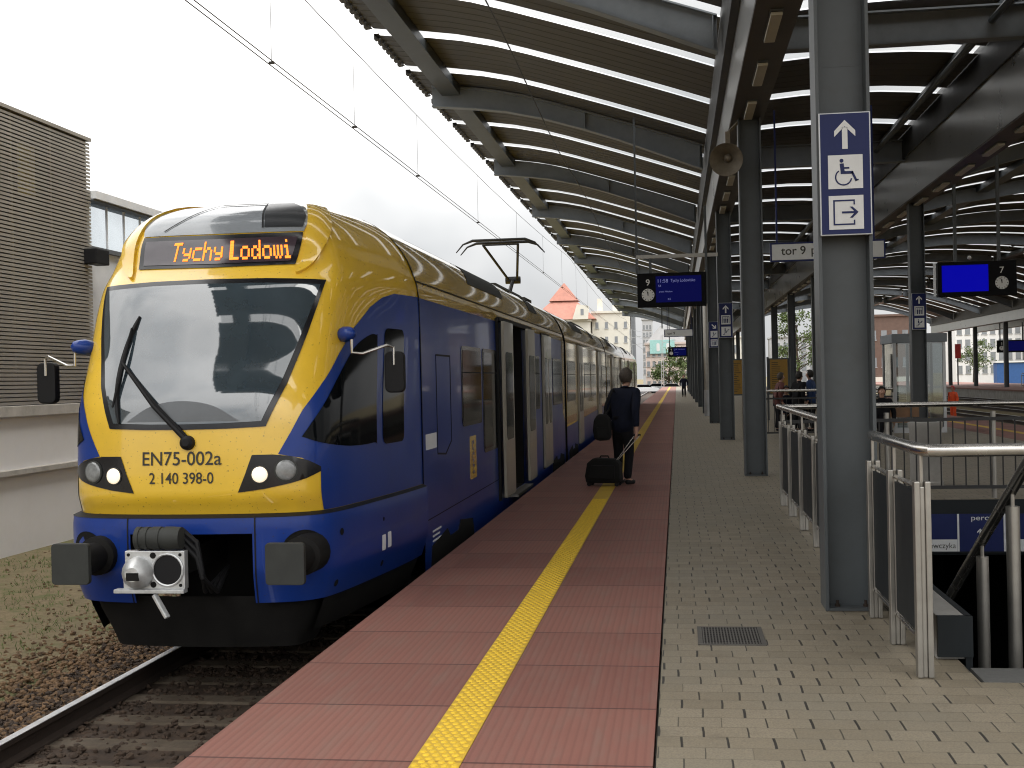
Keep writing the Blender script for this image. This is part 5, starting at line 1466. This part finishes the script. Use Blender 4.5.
# litter bin behind the railing
bn = empty('litter_bin', (3.66, 18.6, 0), 'round grey concrete litter bin seen through the railing bars', 'litter bin')
MB().lathe((3.66, 18.6, 0), (0, 0, 1), [(0, 0.24), (0.06, 0.25), (0.08, 0.23), (0.85, 0.23), (0.88, 0.25), (0.95, 0.25), (0.96, 0.20)], 24).build('bin_body', 'concrete', bn, smooth=True)
MB().lathe((3.66, 18.6, 0.945), (0, 0, 1), [(0, 0.18), (0.02, 0.17)], 24).build('bin_mouth', 'black', bn, smooth=True)

# lift cabin
lf = empty('glass_lift', (6.7, 35.2, 0), 'glass lift shaft with pale frame behind the right row column', 'lift')
fr = MB()
x0, x1, y0, y1 = 5.95, 7.35, 34.4, 36.2
for x in (x0, (x0 + x1) / 2 - 0.04, x1 - 0.08):
    for y in (y0, y1 - 0.08): fr.box(x, x + 0.08, y, y + 0.08, 0.15, 2.5)
fr.box(x0, x1, y0, y1, 0, 0.148)
fr.build('frame', 'signframe', lf)
MB().box(x0 - 0.04, x1 + 0.04, y0 - 0.04, y1 + 0.04, 2.502, 2.75).build('roof', 'rafter', lf, bevel=0.01)
for a, b in ((x0 + 0.08, (x0 + x1) / 2 - 0.04), ((x0 + x1) / 2 + 0.04, x1 - 0.08)):
    MB().box(a, b, y0 + 0.03, y0 + 0.04, 0.15, 2.5).build('glass_pane', 'liftglass', lf)
MB().box(x0 + 0.03, x0 + 0.04, y0 + 0.08, y1 - 0.08, 0.15, 2.5).build('glass_pane', 'liftglass', lf)
MB().box(x1 - 0.04, x1 - 0.03, y0 + 0.08, y1 - 0.08, 0.15, 2.5).build('glass_pane', 'liftglass', lf)

# timetable boards
def timetable(x0, x1, y, label):
    t = empty('timetable_board', ((x0 + x1) / 2, y, 0), label, 'timetable', 'ochre timetable boards')
    for x in (x0, x1): MB().tube([(x, y, 0), (x, y, 2.35)], 0.04, 10).build('post', 'steel', t, smooth=True)
    MB().box(x0 + 0.04, x1 - 0.04, y - 0.03, y + 0.03, 0.95, 2.3).build('case', 'steel', t)
    ps = MB().box(x0 + 0.08, x1 - 0.08, y - 0.034, y - 0.0305, 1.0, 2.25).build('poster', 'ochre', t)
    mb = MB(); rr = random.Random(x0)
    for k in range(16): mb.box(x0 + 0.14, x0 + 0.14 + rr.uniform(0.3, 0.7) * (x1 - x0 - 0.28), y - 0.037, y - 0.0345, 1.08 + 0.07 * k, 1.10 + 0.07 * k)
    mb.build('printed_lines', 'letter', ps)
timetable(1.85, 2.65, 45.0, 'ochre timetable board just right of the third column, behind the barred railing')
timetable(3.35, 4.15, 45.5, 'ochre timetable board behind the waiting people')
# bench for the waiting people
bc = empty('platform_bench', (3.8, 37.2, 0), 'steel and wood platform bench beside the waiting people', 'bench')
MB().box(3.0, 4.7, 37.0, 37.45, 0.43, 0.47).build('seat', 'benchwood', bc)
MB().box(3.0, 4.7, 37.47, 37.50, 0.55, 0.9).build('backrest', 'benchwood', bc)
for x in (3.2, 4.5): MB().bar((x, 37.05, 0), (x, 37.05, 0.43), 0.05, 0.05).bar((x, 37.46, 0), (x, 37.46, 0.9), 0.04, 0.05).build('leg', 'steel', bc)

# --- overhead wires
ow = empty('contact_wire', (AX, 60, 4.92), 'twin overhead contact wires above the train, under the messenger wire', 'overhead wire')
for dx in (-0.035, 0.035): MB().tube([(AX + dx, -10, 4.91), (AX + dx, 27, 4.915), (AX + dx, 230, 4.95)], 0.0055, 6).build('wire', 'wire', ow)
mw = empty('messenger_wire', (AX, 60, 6.05), 'overhead messenger wire with thin droppers above the contact wires', 'overhead wire')
def mz(y): return 5.86 + 0.42 * (((y + 5) % 50 - 25) / 25) ** 2 + (0.0 if y > 0 else 0)
MB().tube([(AX, y, mz(y)) for y in range(-10, 231, 2)], 0.0052, 6).build('wire', 'wire', mw)
for y in (3.2, 7.3, 11.5, 14.6, 18.3, 24, 30, 36, 42, 48, 54):
    MB().tube([(AX, y, 4.925), (AX, y, mz(y))], 0.003, 5).build('dropper', 'wire', mw)
    MB().box(AX - 0.028, AX + 0.028, y - 0.01, y + 0.01, 4.905, 4.93).build('clamp', 'wire', mw)
cb = MB().tube([(-3.35, y, 8.62 + 0.12 * math.cos(y * 0.27)) for y in range(0, 140, 2)], 0.014, 6).build('canopy_cable', 'wire')
tag(cb, 'thin dark cable slung along the underside of the left canopy', 'cable')

# =================================================================== PEOPLE
def skin_mesh(joints, edges, name, m, parent, sub=2):
    """joints: {key: (x, y, z, r)} or with (r1, r2); one continuous skinned surface"""
    keys = list(joints); idx = {k: i for i, k in enumerate(keys)}; o = org(parent)
    me = bpy.data.meshes.new(name)
    me.from_pydata([tuple(Vector(joints[k][:3]) - o) for k in keys], [(idx[a], idx[b]) for a, b in edges], [])
    ob = bpy.data.objects.new(name, me); COL.objects.link(ob)
    md = ob.modifiers.new('skin', 'SKIN'); md.use_smooth_shade = True
    sv = me.skin_vertices[0].data
    for k in keys:
        r = joints[k][3]; sv[idx[k]].radius = r if isinstance(r, tuple) else (r, r)
    sv[0].use_root = True
    md2 = ob.modifiers.new('sub', 'SUBSURF'); md2.levels = sub; md2.render_levels = sub
    dg = bpy.context.evaluated_depsgraph_get()
    nm = bpy.data.meshes.new_from_object(ob.evaluated_get(dg))
    bpy.data.objects.remove(ob)
    nm.materials.clear(); nm.materials.append(M[m])
    nm.polygons.foreach_set('use_smooth', [True] * len(nm.polygons))
    nm.name = name
    out = bpy.data.objects.new(name, nm); COL.objects.link(out); out.parent = parent
    ORG[out.name] = o
    return out

def person(loc, heading, label, jacket='navycloth', trousers='darkcloth', hair='hair', height=1.78, lean=0.0, arms=None, stride=0.0, seated=False, group=None, hood=False, head_turn=0.0):
    """heading: degrees, 0 faces +Y, positive turns left. arms: {'L': (elbow, wrist), 'R': ...} in local (right, forward, up) metres for 1.78 m"""
    k = height / 1.78
    root = empty('person', loc, label, 'person', group)
    h = R(heading); ch, sh = math.cos(h), math.sin(h)
    def W(p):      # local (right, forward, up) -> world
        x, y, z = p[0] * k, p[1] * k, p[2] * k
        return (loc[0] + x * ch - y * sh, loc[1] + x * sh + y * ch, loc[2] + z)
    def J(d): return {q: (*W(v[:3]), v[3] if isinstance(v[3], tuple) else v[3] * k) for q, v in d.items()}
    L = lean
    arms = arms or {}
    A = {'L': ((-0.30, -0.02, 1.14), (-0.29, 0.06, 0.88)), 'R': ((0.30, -0.02, 1.14), (0.29, 0.06, 0.88))}
    A.update(arms)
    sh_z = 1.43
    hip = 0.92
    if seated:
        legs = {s: ((sx * 0.10, 0.42, 0.50), (sx * 0.11, 0.40, 0.09)) for s, sx in (('L', -1), ('R', 1))}; drop = 0.42
    else:
        legs = {'L': ((-0.11, 0.02 + stride * 0.5, 0.50), (-0.11, -0.03 + stride, 0.09)), 'R': ((0.11, 0.02 - stride * 0.4, 0.50), (0.11, -0.03 - stride, 0.09))}; drop = 0.0
    def dz(p): return (p[0], p[1], p[2] - drop)
    pel = dz((0, 0, hip)); che = dz((0, L * 0.6, 1.25)); nek = dz((0, L, 1.49)); hd = dz((0, L + 0.03, 1.66))
    body = {'pel': (*pel, 0.11), 'che': (*che, 0.12), 'nek': (*nek, 0.055), 'jaw': (hd[0], hd[1] + 0.015, hd[2] - 0.075, 0.062), 'hd': (*hd, 0.082), 'up': (hd[0], hd[1] - 0.005, hd[2] + 0.05, 0.078), 'crn': (hd[0], hd[1] - 0.01, hd[2] + 0.10, 0.045)}
    ed = [('pel', 'che'), ('che', 'nek'), ('nek', 'jaw'), ('jaw', 'hd'), ('hd', 'up'), ('up', 'crn')]
    t = R(head_turn); fx, fy = -math.sin(t), math.cos(t)
    body['nose'] = (hd[0] + fx * 0.115, hd[1] + fy * 0.115, hd[2] - 0.02, 0.014); ed.append(('hd', 'nose'))
    for s, sx in (('L', -1), ('R', 1)):
        body['ear' + s] = (hd[0] + sx * fy * 0.10, hd[1] - sx * -fx * 0.0, hd[2] - 0.01, 0.018); ed.append(('hd', 'ear' + s))
        shp = dz((sx * 0.19, L * 0.9, sh_z)); el, wr = dz(A[s][0]), dz(A[s][1])
        kn, an = legs[s]
        body.update({'sh' + s: (*shp, 0.055), 'el' + s: (*el, 0.042), 'wr' + s: (*wr, 0.03), 'hp' + s: (*dz((sx * 0.10, 0, hip - 0.06)), 0.085), 'kn' + s: (*kn, 0.055), 'an' + s: (*an, 0.038), 'to' + s: (an[0], an[1] + 0.15, 0.04, 0.035)})
        ed += [('che', 'sh' + s), ('sh' + s, 'el' + s), ('el' + s, 'wr' + s), ('pel', 'hp' + s), ('hp' + s, 'kn' + s), ('kn' + s, 'an' + s), ('an' + s, 'to' + s)]
        # palm and five bent fingers
        d = (Vector(wr) - Vector(el)).normalized(); side = Vector((0, 1, 0)); side = (side - d * side.dot(d)).normalized(); inn = d.cross(side) * (1 if sx < 0 else -1)
        pm = Vector(wr) + d * 0.07
        body['pm' + s] = (*pm, 0.03); ed.append(('wr' + s, 'pm' + s))
        for q, (off, ln) in enumerate(((-0.027, 0.055), (-0.009, 0.068), (0.009, 0.064), (0.027, 0.05))):
            b0 = pm + d * 0.03 + side * off; b1 = b0 + d * ln * 0.6 + inn * 0.012; b2 = b1 + d * ln * 0.35 + inn * 0.03
            for nm_, p_, r_ in (('a', b0, 0.0095), ('b', b1, 0.0085), ('c', b2, 0.0075)): body[f'f{s}{q}{nm_}'] = (*p_, r_)
            ed += [('pm' + s, f'f{s}{q}a'), (f'f{s}{q}a', f'f{s}{q}b'), (f'f{s}{q}b', f'f{s}{q}c')]
        t0 = Vector(wr) + d * 0.03 + side * 0.035; t1 = t0 + d * 0.035 + side * 0.02 + inn * 0.01
        body['t0' + s] = (*t0, 0.011); body['t1' + s] = (*t1, 0.009); ed += [('wr' + s, 't0' + s), ('t0' + s, 't1' + s)]
    skin_mesh(J(body), ed, 'body', 'skin', root, 1)
    jk = {'low': (*dz((0, -0.01, 0.74)), (0.215, 0.165)), 'pel': (*dz((0, -0.01, 0.96)), (0.205, 0.155)), 'bel': (*dz((0, L * 0.3, 1.14)), (0.20, 0.14)), 'che': (*dz((0, L * 0.7, 1.32)), (0.20, 0.135)), 'top': (*dz((0, L * 0.95, 1.47)), (0.10, 0.09)), 'col': (*dz((0, L, 1.525)), 0.075)}
    je = [('bel', 'pel'), ('pel', 'low'), ('bel', 'che'), ('che', 'top'), ('top', 'col')]
    if seated: jk.pop('low'); je.remove(('pel', 'low'))
    jk = {('bel' if False else q): v for q, v in sorted(jk.items(), key=lambda kv: kv[0] != 'bel')}
    for s, sx in (('L', -1), ('R', 1)):
        shp = dz((sx * 0.205, L * 0.9, sh_z - 0.01)); el, wr = dz(A[s][0]), dz(A[s][1])
        jk.update({'sh' + s: (*shp, 0.085), 'el' + s: (*el, 0.066), 'wr' + s: (*(Vector(wr) - (Vector(wr) - Vector(el)).normalized() * 0.02), 0.05)})
        je += [('che', 'sh' + s), ('sh' + s, 'el' + s), ('el' + s, 'wr' + s)]
    skin_mesh(J(jk), je, 'jacket', jacket, root)
    tr = {'pel': (*dz((0, 0, hip + 0.0)), (0.165, 0.125)), 'wst': (*dz((0, 0, hip + 0.12)), (0.16, 0.12)), 'cr': (*dz((0, 0, hip - 0.09)), (0.13, 0.11))}; te = [('pel', 'wst'), ('pel', 'cr')]
    for s, sx in (('L', -1), ('R', 1)):
        kn, an = legs[s]
        tr.update({'hp' + s: (*dz((sx * 0.095, 0.0, hip - 0.17)), 0.10), 'kn' + s: (*kn, 0.078), 'an' + s: (an[0], an[1], an[2] - 0.01, 0.062)})
        te += [('cr', 'hp' + s), ('hp' + s, 'kn' + s), ('kn' + s, 'an' + s)]
    skin_mesh(J(tr), te, 'trousers', trousers, root)
    for s in 'LR':
        an = legs[s][1]
        so = {'heel': (an[0], an[1] - 0.03, 0.05, 0.045), 'mid': (an[0], an[1] + 0.08, 0.042, 0.042), 'toe': (an[0] * 1.1, an[1] + 0.20, 0.034, 0.034)}
        skin_mesh(J(so), [('heel', 'mid'), ('mid', 'toe')], 'shoe', 'black', root)
    # hair: a shell over the skull, open at the face
    bm = bmesh.new(); bmesh.ops.create_icosphere(bm, subdivisions=3, radius=1.0)
    kill = [v for v in bm.verts if (v.co.y > 0.45 and v.co.z < 0.45) or v.co.z < -0.80 or (v.co.y > 0.1 and v.co.z < -0.35)]
    bmesh.ops.delete(bm, geom=kill, context='VERTS')
    rr = random.Random(int(abs(loc[0] * 97 + loc[1] * 13)))
    hv = []
    for v in bm.verts:
        q = 1 + rr.uniform(-0.05, 0.06)
        lx, ly, lz = v.co.x * 0.103 * q, v.co.y * 0.118 * q, v.co.z * (0.128 if v.co.z > 0 else 0.15) * q
        px_, py_ = lx * fy + ly * fx, -lx * fx + ly * fy
        hv.append(W((hd[0] + px_, hd[1] - 0.012 + py_, hd[2] + 0.02 + lz)))
    bm.verts.index_update()
    hf = [tuple(v.index for v in f.verts) for f in bm.faces]; bm.free()
    MB().raw(hv, hf).build('hair', hair, root, smooth='all', fix=False)
    return root

# the traveller on the yellow line, seen from behind, pulling a case
MX, MY = -0.88, 19.35
man = person((MX, MY, 0), -28, 'traveller in dark jacket seen from behind, pulling a black suitcase along the yellow line', lean=0.11, height=1.85, stride=0.05,
             arms={'R': ((0.29, -0.10, 1.14), (0.31, -0.12, 0.86)), 'L': ((-0.30, 0.02, 1.15), (-0.26, 0.16, 0.98))}, head_turn=10)
ca = empty('suitcase', (-1.17, 18.95, 0), 'black wheeled suitcase standing on the yellow line beside the traveller', 'suitcase')
def cf(u, v, w):      # local: u along length, v up, w depth
    d = Vector((0.96, -0.18, 0)); n_ = Vector((0.18, 0.96, 0))
    p = Vector((-1.19, 18.95, 0)) + d * u + n_ * w; return (p.x, p.y, v)
MB().prism([(-0.29, 0.05), (0.25, 0.05), (0.28, 0.10), (0.27, 0.36), (0.20, 0.43), (-0.16, 0.45), (-0.27, 0.37), (-0.31, 0.16)], cf, 0.26).build('case_body', 'bag', ca, bevel=0.035)
MB().prism([(-0.24, 0.12), (0.2, 0.12), (0.2, 0.33), (-0.18, 0.34)], lambda u, v, w: cf(u, v, -w), 0.035).build('front_pocket', 'bag', ca, bevel=0.012)
MB().tube([cf(-0.08, 0.44, 0.13), cf(-0.06, 0.475, 0.13), cf(0.06, 0.475, 0.13), cf(0.08, 0.43, 0.13)], 0.012, 8).build('grab_handle', 'black', ca, smooth=True)
for w_ in (0.03, 0.23):
    for u_ in (-0.24, 0.22): MB().lathe(cf(u_, 0.035, w_), (0.18, 0.96, 0), [(-0.012, 0.034), (0.012, 0.034)], 12).build('wheel', 'black', ca, smooth=True)
hx = Vector((MX + 0.31 * 1.03 * math.cos(R(-28)) - (-0.12) * 1.03 * math.sin(R(-28)), MY + 0.31 * 1.03 * math.sin(R(-28)) + (-0.12) * 1.03 * math.cos(R(-28)), 0.80))
for d_ in (-0.03, 0.05):
    a = Vector(cf(0.20, 0.40, 0.13 + d_ * 1.4)); MB().tube([a, hx + Vector((d_, 0, -0.01))], 0.007, 6).build('telescopic_handle', 'stainless', ca, smooth=True)
MB().tube([hx + Vector((-0.05, 0, 0)), hx + Vector((0.07, 0, 0))], 0.014, 8).build('handle_grip', 'black', ca, smooth=True)
sb = empty('shoulder_bag', (-1.22, 19.3, 0.72), "round black shoulder bag hanging at the traveller's left hip", 'bag')
MB().prism([(-1.33, 0.74), (-1.24, 0.71), (-1.08, 0.72), (-1.05, 0.80), (-1.06, 1.06), (-1.12, 1.13), (-1.26, 1.14), (-1.33, 1.05), (-1.35, 0.88)], lambda u, v, w: (u, 19.14 + w, v), 0.17).build('bag_body', 'bag', sb, bevel=0.04)
MB().prism([(-1.28, 0.76), (-1.12, 0.76), (-1.11, 0.92), (-1.29, 0.93)], lambda u, v, w: (u, 19.14 - w, v), 0.03).build('bag_pocket', 'bag', sb, bevel=0.01)
MB().tube([(-1.18, 19.25, 1.08), (-1.13, 19.28, 1.30), (-1.02, 19.34, 1.53), (-1.00, 19.5, 1.45), (-1.1, 19.45, 1.2), (-1.18, 19.28, 1.08)], 0.018, 6).build('strap', 'bag', sb, smooth=True)

person((0.54, 98.0, 0), 172, 'distant person in dark jacket walking toward the camera on the grey paving', jacket='navycloth', height=1.80, stride=0.14)
person((3.95, 36.4, 0), 70, 'waiting person in a blue jacket, rightmost of the group behind the far railing', jacket='bluecloth', hair='hairdark', group='waiting people', height=1.80, lean=0.04)
person((3.50, 36.1, 0), -60, 'waiting person in black with dark hair, left beside the one in blue', jacket='darkcloth', hair='hairdark', group='waiting people', height=1.76, lean=0.06)
person((2.98, 36.6, 0), -80, 'waiting person in a dark red top, leftmost of the group behind the far railing', jacket='redcloth', hair='hair', group='waiting people', height=1.74, lean=0.08)
person((3.28, 37.22, 0), 180, 'seated person in dark clothes on the bench among the waiting people', jacket='navycloth', hair='hairdark', group='waiting people', height=1.75, seated=True)
dup(bc, (1.35, -6.0, 0), 'steel and wood platform bench left of the glass lift, mostly behind the nearest column')
person((5.10, 31.22, 0), 180, 'person in black seated on a bench left of the glass lift', jacket='darkcloth', hair='hairdark', height=1.74, seated=True)
person((3.72, 37.22, 0), 180, 'second seated person in black on the bench, behind the one standing in blue', jacket='darkcloth', hair='hair', group='waiting people', height=1.72, seated=True)
person((14.0, 64.0, ZG + 0.05), 120, 'track worker in orange clothes between the tracks on the right', jacket='orangecloth', trousers='orangecloth', hair='redpaint', height=1.78)

# =================================================================== BACKGROUND
def building(name, label, x0, x1, y, z1, depth, wall, rows, cols, wz0=2.0, ww=0.9, wh=1.5, roof=None, group=None):
    b = empty(name, ((x0 + x1) / 2, y, ZG), label, 'building', group)
    MB().box(x0, x1, y, y + depth, ZG - 0.3, z1).build('wall', wall, b)
    st = (z1 - wz0 - 0.8) / rows; sx_ = (x1 - x0) / cols
    for i in range(rows):
        for j in range(cols):
            xc = x0 + sx_ * (j + 0.5); zc = wz0 + st * (i + 0.5)
            w_ = MB().box(xc - ww / 2, xc + ww / 2, y - 0.04, y - 0.005, zc - wh / 2, zc + wh / 2).build('window', 'winglass', b)
            MB().box(xc - ww / 2 - 0.1, xc + ww / 2 + 0.1, y - 0.1, y - 0.005, zc - wh / 2 - 0.16, zc - wh / 2 - 0.02).build('sill', 'signframe', w_)
    MB().box(x0 - 0.2, x1 + 0.2, y - 0.25, y + depth, z1, z1 + 0.35).build('cornice', wall, b)
    return b
def hip(mb, x0, x1, y0, y1, z, h_, ix, iy):
    mb.quad_box([(x0, y0, z), (x1, y0, z), (x1, y1, z), (x0, y1, z), (x0 + ix, y0 + iy, z + h_), (x1 - ix, y0 + iy, z + h_), (x1 - ix, y1 - iy, z + h_), (x0 + ix, y1 - iy, z + h_)])
rb = building('red_roofed_house', 'cream corner house with steep red tiled roof rising behind the train', -23.5, -14.2, 200, 11.2, 9, 'cream', 3, 5, ww=0.55, wh=1.0)
mb = MB(); hip(mb, -24.3, -13.2, 199.5, 209.5, 11.56, 3.3, 3.5, 3.3); hip(mb, -21.2, -16.3, 202.3, 206.7, 14.862, 3.1, 2.35, 2.1); mb.build('roof', 'redroof', rb)
gd = MB().prism([(-17.0, 11.5), (-14.4, 11.5), (-14.4, 13.7), (-16.2, 14.0)], lambda u, v, w: (u, 199.0 + w, v), 3.0).build('dormer', 'cream', rb)
MB().box(-15.6, -15.1, 198.95, 198.99, 12.2, 13.2).build('window', 'winglass', gd)
cb2 = building('cream_apartment_block', 'cream apartment block with chimneys beside the red roofed house', -14.0, -7.6, 203, 12.6, 12, 'cream', 4, 4, ww=0.5, wh=1.0)
for x, h_ in ((-13.2, 15.2), (-10.6, 14.8), (-9.0, 14.0)): MB().box(x, x + 0.8, 205, 206.5, 12.96, h_).build('chimney', 'cream', cb2)
MB().prism([(-9.5, 12.96), (-7.4, 12.96), (-7.4, 14.6), (-8.4, 14.2)], lambda u, v, w: (u, 203.5 + w, v), 5).build('mansard', 'greyroof', cb2)
MB().box(-7.5, -6.9, 203, 209, ZG, 13.8).build('end_pier', 'greyroof', cb2)
bb = building('banner_building', 'pinkish building with a turquoise banner at the end of the tracks', -5.6, 3.4, 222, 7.6, 14, 'pink', 4, 9, wz0=-0.5, ww=0.55, wh=0.9)
MB().box(-4.8, -0.3, 221.6, 221.9, 5.9, 8.4).build('banner', 'turq', bb)
mb = MB()
for k, x in enumerate((-3.3, -1.5)): mb.prism(rrect(x - 0.3, x + 0.3, 6.3 + 0.2 * k, 7.8, 0.25), lambda u, v, w: (u, 221.58 - w, v), 0.01)
mb.build('banner_mark', 'signwhite', bb)
MB().prism([(-5.6, 7.95), (3.4, 7.95), (1.0, 11.0), (-3.0, 11.0)], lambda u, v, w: (u, 225 + w, v), 8).build('roof', 'greyfac', bb)
building('grey_tower_block', 'slim pale grey tower behind the left end of the banner building', -6.9, -4.9, 250, 13.5, 8, 'greyfac', 7, 3, ww=0.4, wh=0.9)
building('grey_office_building', 'grey office building seen between the columns behind the waiting people', 18, 34, 230, 8.5, 12, 'greyfac', 4, 10, wz0=0)
building('white_apartment_building', 'white apartment building behind the far right platform, left one with red shop sign', 52, 64, 235, 16, 12, 'whitefac', 6, 8, wz0=0.5)
building('pale_apartment_building', 'pale apartment building at the right edge behind the far platform', 65, 86, 228, 18, 12, 'whitefac', 6, 12, wz0=0.5, ww=1.0)
br = building('brick_warehouse', 'brown brick building between the nearest column and the glass lift', 31.5, 40, 205, 10.8, 12, 'brickfac', 2, 5, wz0=1)
MB().box(31.4, 40.1, 204.5, 204.99, ZG, 0.8).build('pale_plinth', 'cream', br)
building('cream_house_row', 'long cream house far behind the platform end, right of the banner building', 5.0, 17.0, 240, 9.0, 12, 'cream', 3, 8, wz0=0)

def tree(name, label, x, y, z0, h_, r_, seed, n=2600, group=None):
    rt = empty(name, (x, y, z0), label, 'tree', group); rr = random.Random(seed)
    tb = MB(); pts = [(x, y, z0), (x + rr.uniform(-.2, .2), y, z0 + h_ * 0.3), (x + rr.uniform(-.4, .4), y, z0 + h_ * 0.6), (x, y, z0 + h_ * 0.85)]
    tb.tube(pts, [h_ * 0.028, h_ * 0.022, h_ * 0.013, h_ * 0.004], 8)
    cl = []
    for k in range(22):
        a = rr.uniform(0, 6.28); q = rr.random() ** 0.5 * r_; z = z0 + h_ * rr.uniform(0.28, 1.0); q *= math.sin(math.pi * min(0.95, max(0.12, (z - z0 - h_ * 0.2) / (h_ * 0.85)))) ** 0.6
        c = Vector((x + q * math.cos(a), y + q * math.sin(a), z)); cl.append((c, rr.uniform(0.18, 0.36) * r_))
        tb.tube([(x, y, z - h_ * 0.14), c], [h_ * 0.008, h_ * 0.002], 5)
    tb.build('trunk', 'bark', rt, smooth=True)
    mb = MB()
    for _ in range(n):
        c, s_ = rr.choice(cl); p = c + Vector((rr.gauss(0, 0.5), rr.gauss(0, 0.5), rr.gauss(0, 0.45))) * s_
        u = Vector((rr.gauss(0, 1), rr.gauss(0, 1), rr.gauss(0, 1))).normalized() * 0.05 * r_ ; v = Vector((rr.gauss(0, 1), rr.gauss(0, 1), rr.gauss(0, 1))); v = (v - u * (v.dot(u) / u.dot(u))).normalized() * 0.035 * r_
        mb.poly([p - u, p + v, p + u, p - v])
    mb.build('crown', 'leaf', rt, fix=False)
    return rt
tree('street_tree', 'green tree in front of the banner building, left of the walking man', -1.3, 205, ZG, 7.2, 3.4, 21)
tree('street_tree', 'green tree seen between columns above the waiting people', 19.5, 200, ZG, 12.5, 4.2, 22)
tree('street_tree', 'small green tree right of the walking man, beyond the platform end', 3.0, 214, ZG, 6.0, 2.6, 23)
tree('street_tree', 'green tree at the far right behind the far platform', 50.5, 215, ZG, 8.0, 3.0, 24, 1600)

# masts, lamps, parked cars at the end of the platform
def mast(x, y, h_, label, arm=3.0):
    m_ = empty('catenary_mast', (x, y, ZG), label, 'mast')
    mb = MB()
    for dx in (-0.2, 0.2): mb.bar((x + dx, y, ZG), (x + dx * 0.6, y, h_), 0.09, 0.09)
    for k in range(14):
        z = ZG + (h_ - ZG) * k / 14; z2 = ZG + (h_ - ZG) * (k + 1) / 14; s_ = 1 if k % 2 else -1
        mb.bar((x - 0.18 * s_, y, z), (x + 0.18 * s_, y, z2), 0.04, 0.04)
    mb.build('lattice', 'signframe', m_)
    MB().bar((x, y, h_ - 1.3), (x + arm, y, h_ - 0.9), 0.07, 0.07).bar((x, y, h_ - 0.1), (x + arm, y, h_ - 0.9), 0.04, 0.04).bar((x + arm * 0.9, y, h_ - 2.1), (x, y, h_ - 2.3), 0.05, 0.05).build('cantilever', 'signframe', m_)
    return m_
mast(-6.4, 172, 8.6, 'lattice catenary mast at the end of the left track'); mast(-2.2, 188, 8.2, 'lattice catenary mast between the banner building and the train end', 2.2)
mast(15.0, 120, 8.6, 'lattice catenary mast between the tracks on the right side', 2.5)
def car(x, y, heading, paint, label):
    c = empty('parked_car', (x, y, ZG), label, 'car', 'cars parked beyond the platform end'); a = R(heading)
    def T(u, v, w): return (x + u * math.cos(a) - w * math.sin(a), y + u * math.sin(a) + w * math.cos(a), ZG + v)
    MB().prism([(-2.1, 0.3), (2.1, 0.3), (2.15, 0.65), (1.9, 0.85), (1.0, 0.95), (-1.9, 1.0), (-2.15, 0.75)], lambda u, v, w: T(u, v, w - 0.85), 1.7).build('body', paint, c, bevel=0.05)
    MB().prism([(1.0, 0.955), (0.35, 1.42), (-1.2, 1.45), (-1.85, 1.005)], lambda u, v, w: T(u, v, w - 0.72), 1.44).build('cabin_glass', 'tglass', c, bevel=0.04)
    MB().prism([(0.3, 1.43), (0.2, 1.47), (-1.15, 1.50), (-1.2, 1.455)], lambda u, v, w: T(u, v, w - 0.70), 1.40).build('roof', paint, c)
    for u in (-1.3, 1.3):
        for w in (-0.84, 0.72): MB().lathe(T(u, 0.32, w), (-math.sin(a), math.cos(a), 0), [(0, 0.32), (0.12, 0.32), (0.13, 0.2)], 14).build('wheel', 'black', c, smooth=True)
car(-5.0, 192, 10, 'carwhite', 'white parked car beyond the platform end, leftmost'); car(-0.5, 196, 5, 'cargrey', 'grey parked car beyond the platform end, beside the green tree'); car(-3.0, 208, 0, 'carwhite', 'white parked car farther back in front of the banner building')
tag(MB().poly([(-30, 186, ZG + 0.012), (14, 186, ZG + 0.012), (14, 214, ZG + 0.012), (-30, 214, ZG + 0.012)]).build('road', 'asphalt'), kind='structure')
tag(MB().poly([(-8.5, 80, ZG + 0.006), (-5.6, 80, ZG + 0.006), (-3.0, 184, ZG + 0.006), (-9, 184, ZG + 0.006)]).build('grass_verge', 'grass'), kind='structure')
# things beyond the far platform
ks = empty('blue_kiosk', (39.2, 150, 0), 'small blue kiosk beyond the far right platform', 'kiosk')
MB().box(45.5, 49.5, 180, 182, ZG, 2.6).build('kiosk_body', 'bluething', ks, bevel=0.05); MB().box(45.3, 49.7, 179.8, 182.2, 2.602, 2.85).build('kiosk_roof', 'signwhite', ks)
sg3 = empty('signal_post', (27.6, 150, 0), 'railway signal with dark head on a post at the far platform', 'signal')
MB().tube([(31.2, 140, 0), (31.2, 140, 4.2)], 0.08, 8).build('post', 'steel', sg3, smooth=True); MB().box(30.9, 31.5, 139.7, 139.95, 3.0, 4.6).build('signal_head', 'redpaint', sg3)
barred_railing(31.5, 38.5, 116.0, 'dark barred railing on the far right platform')
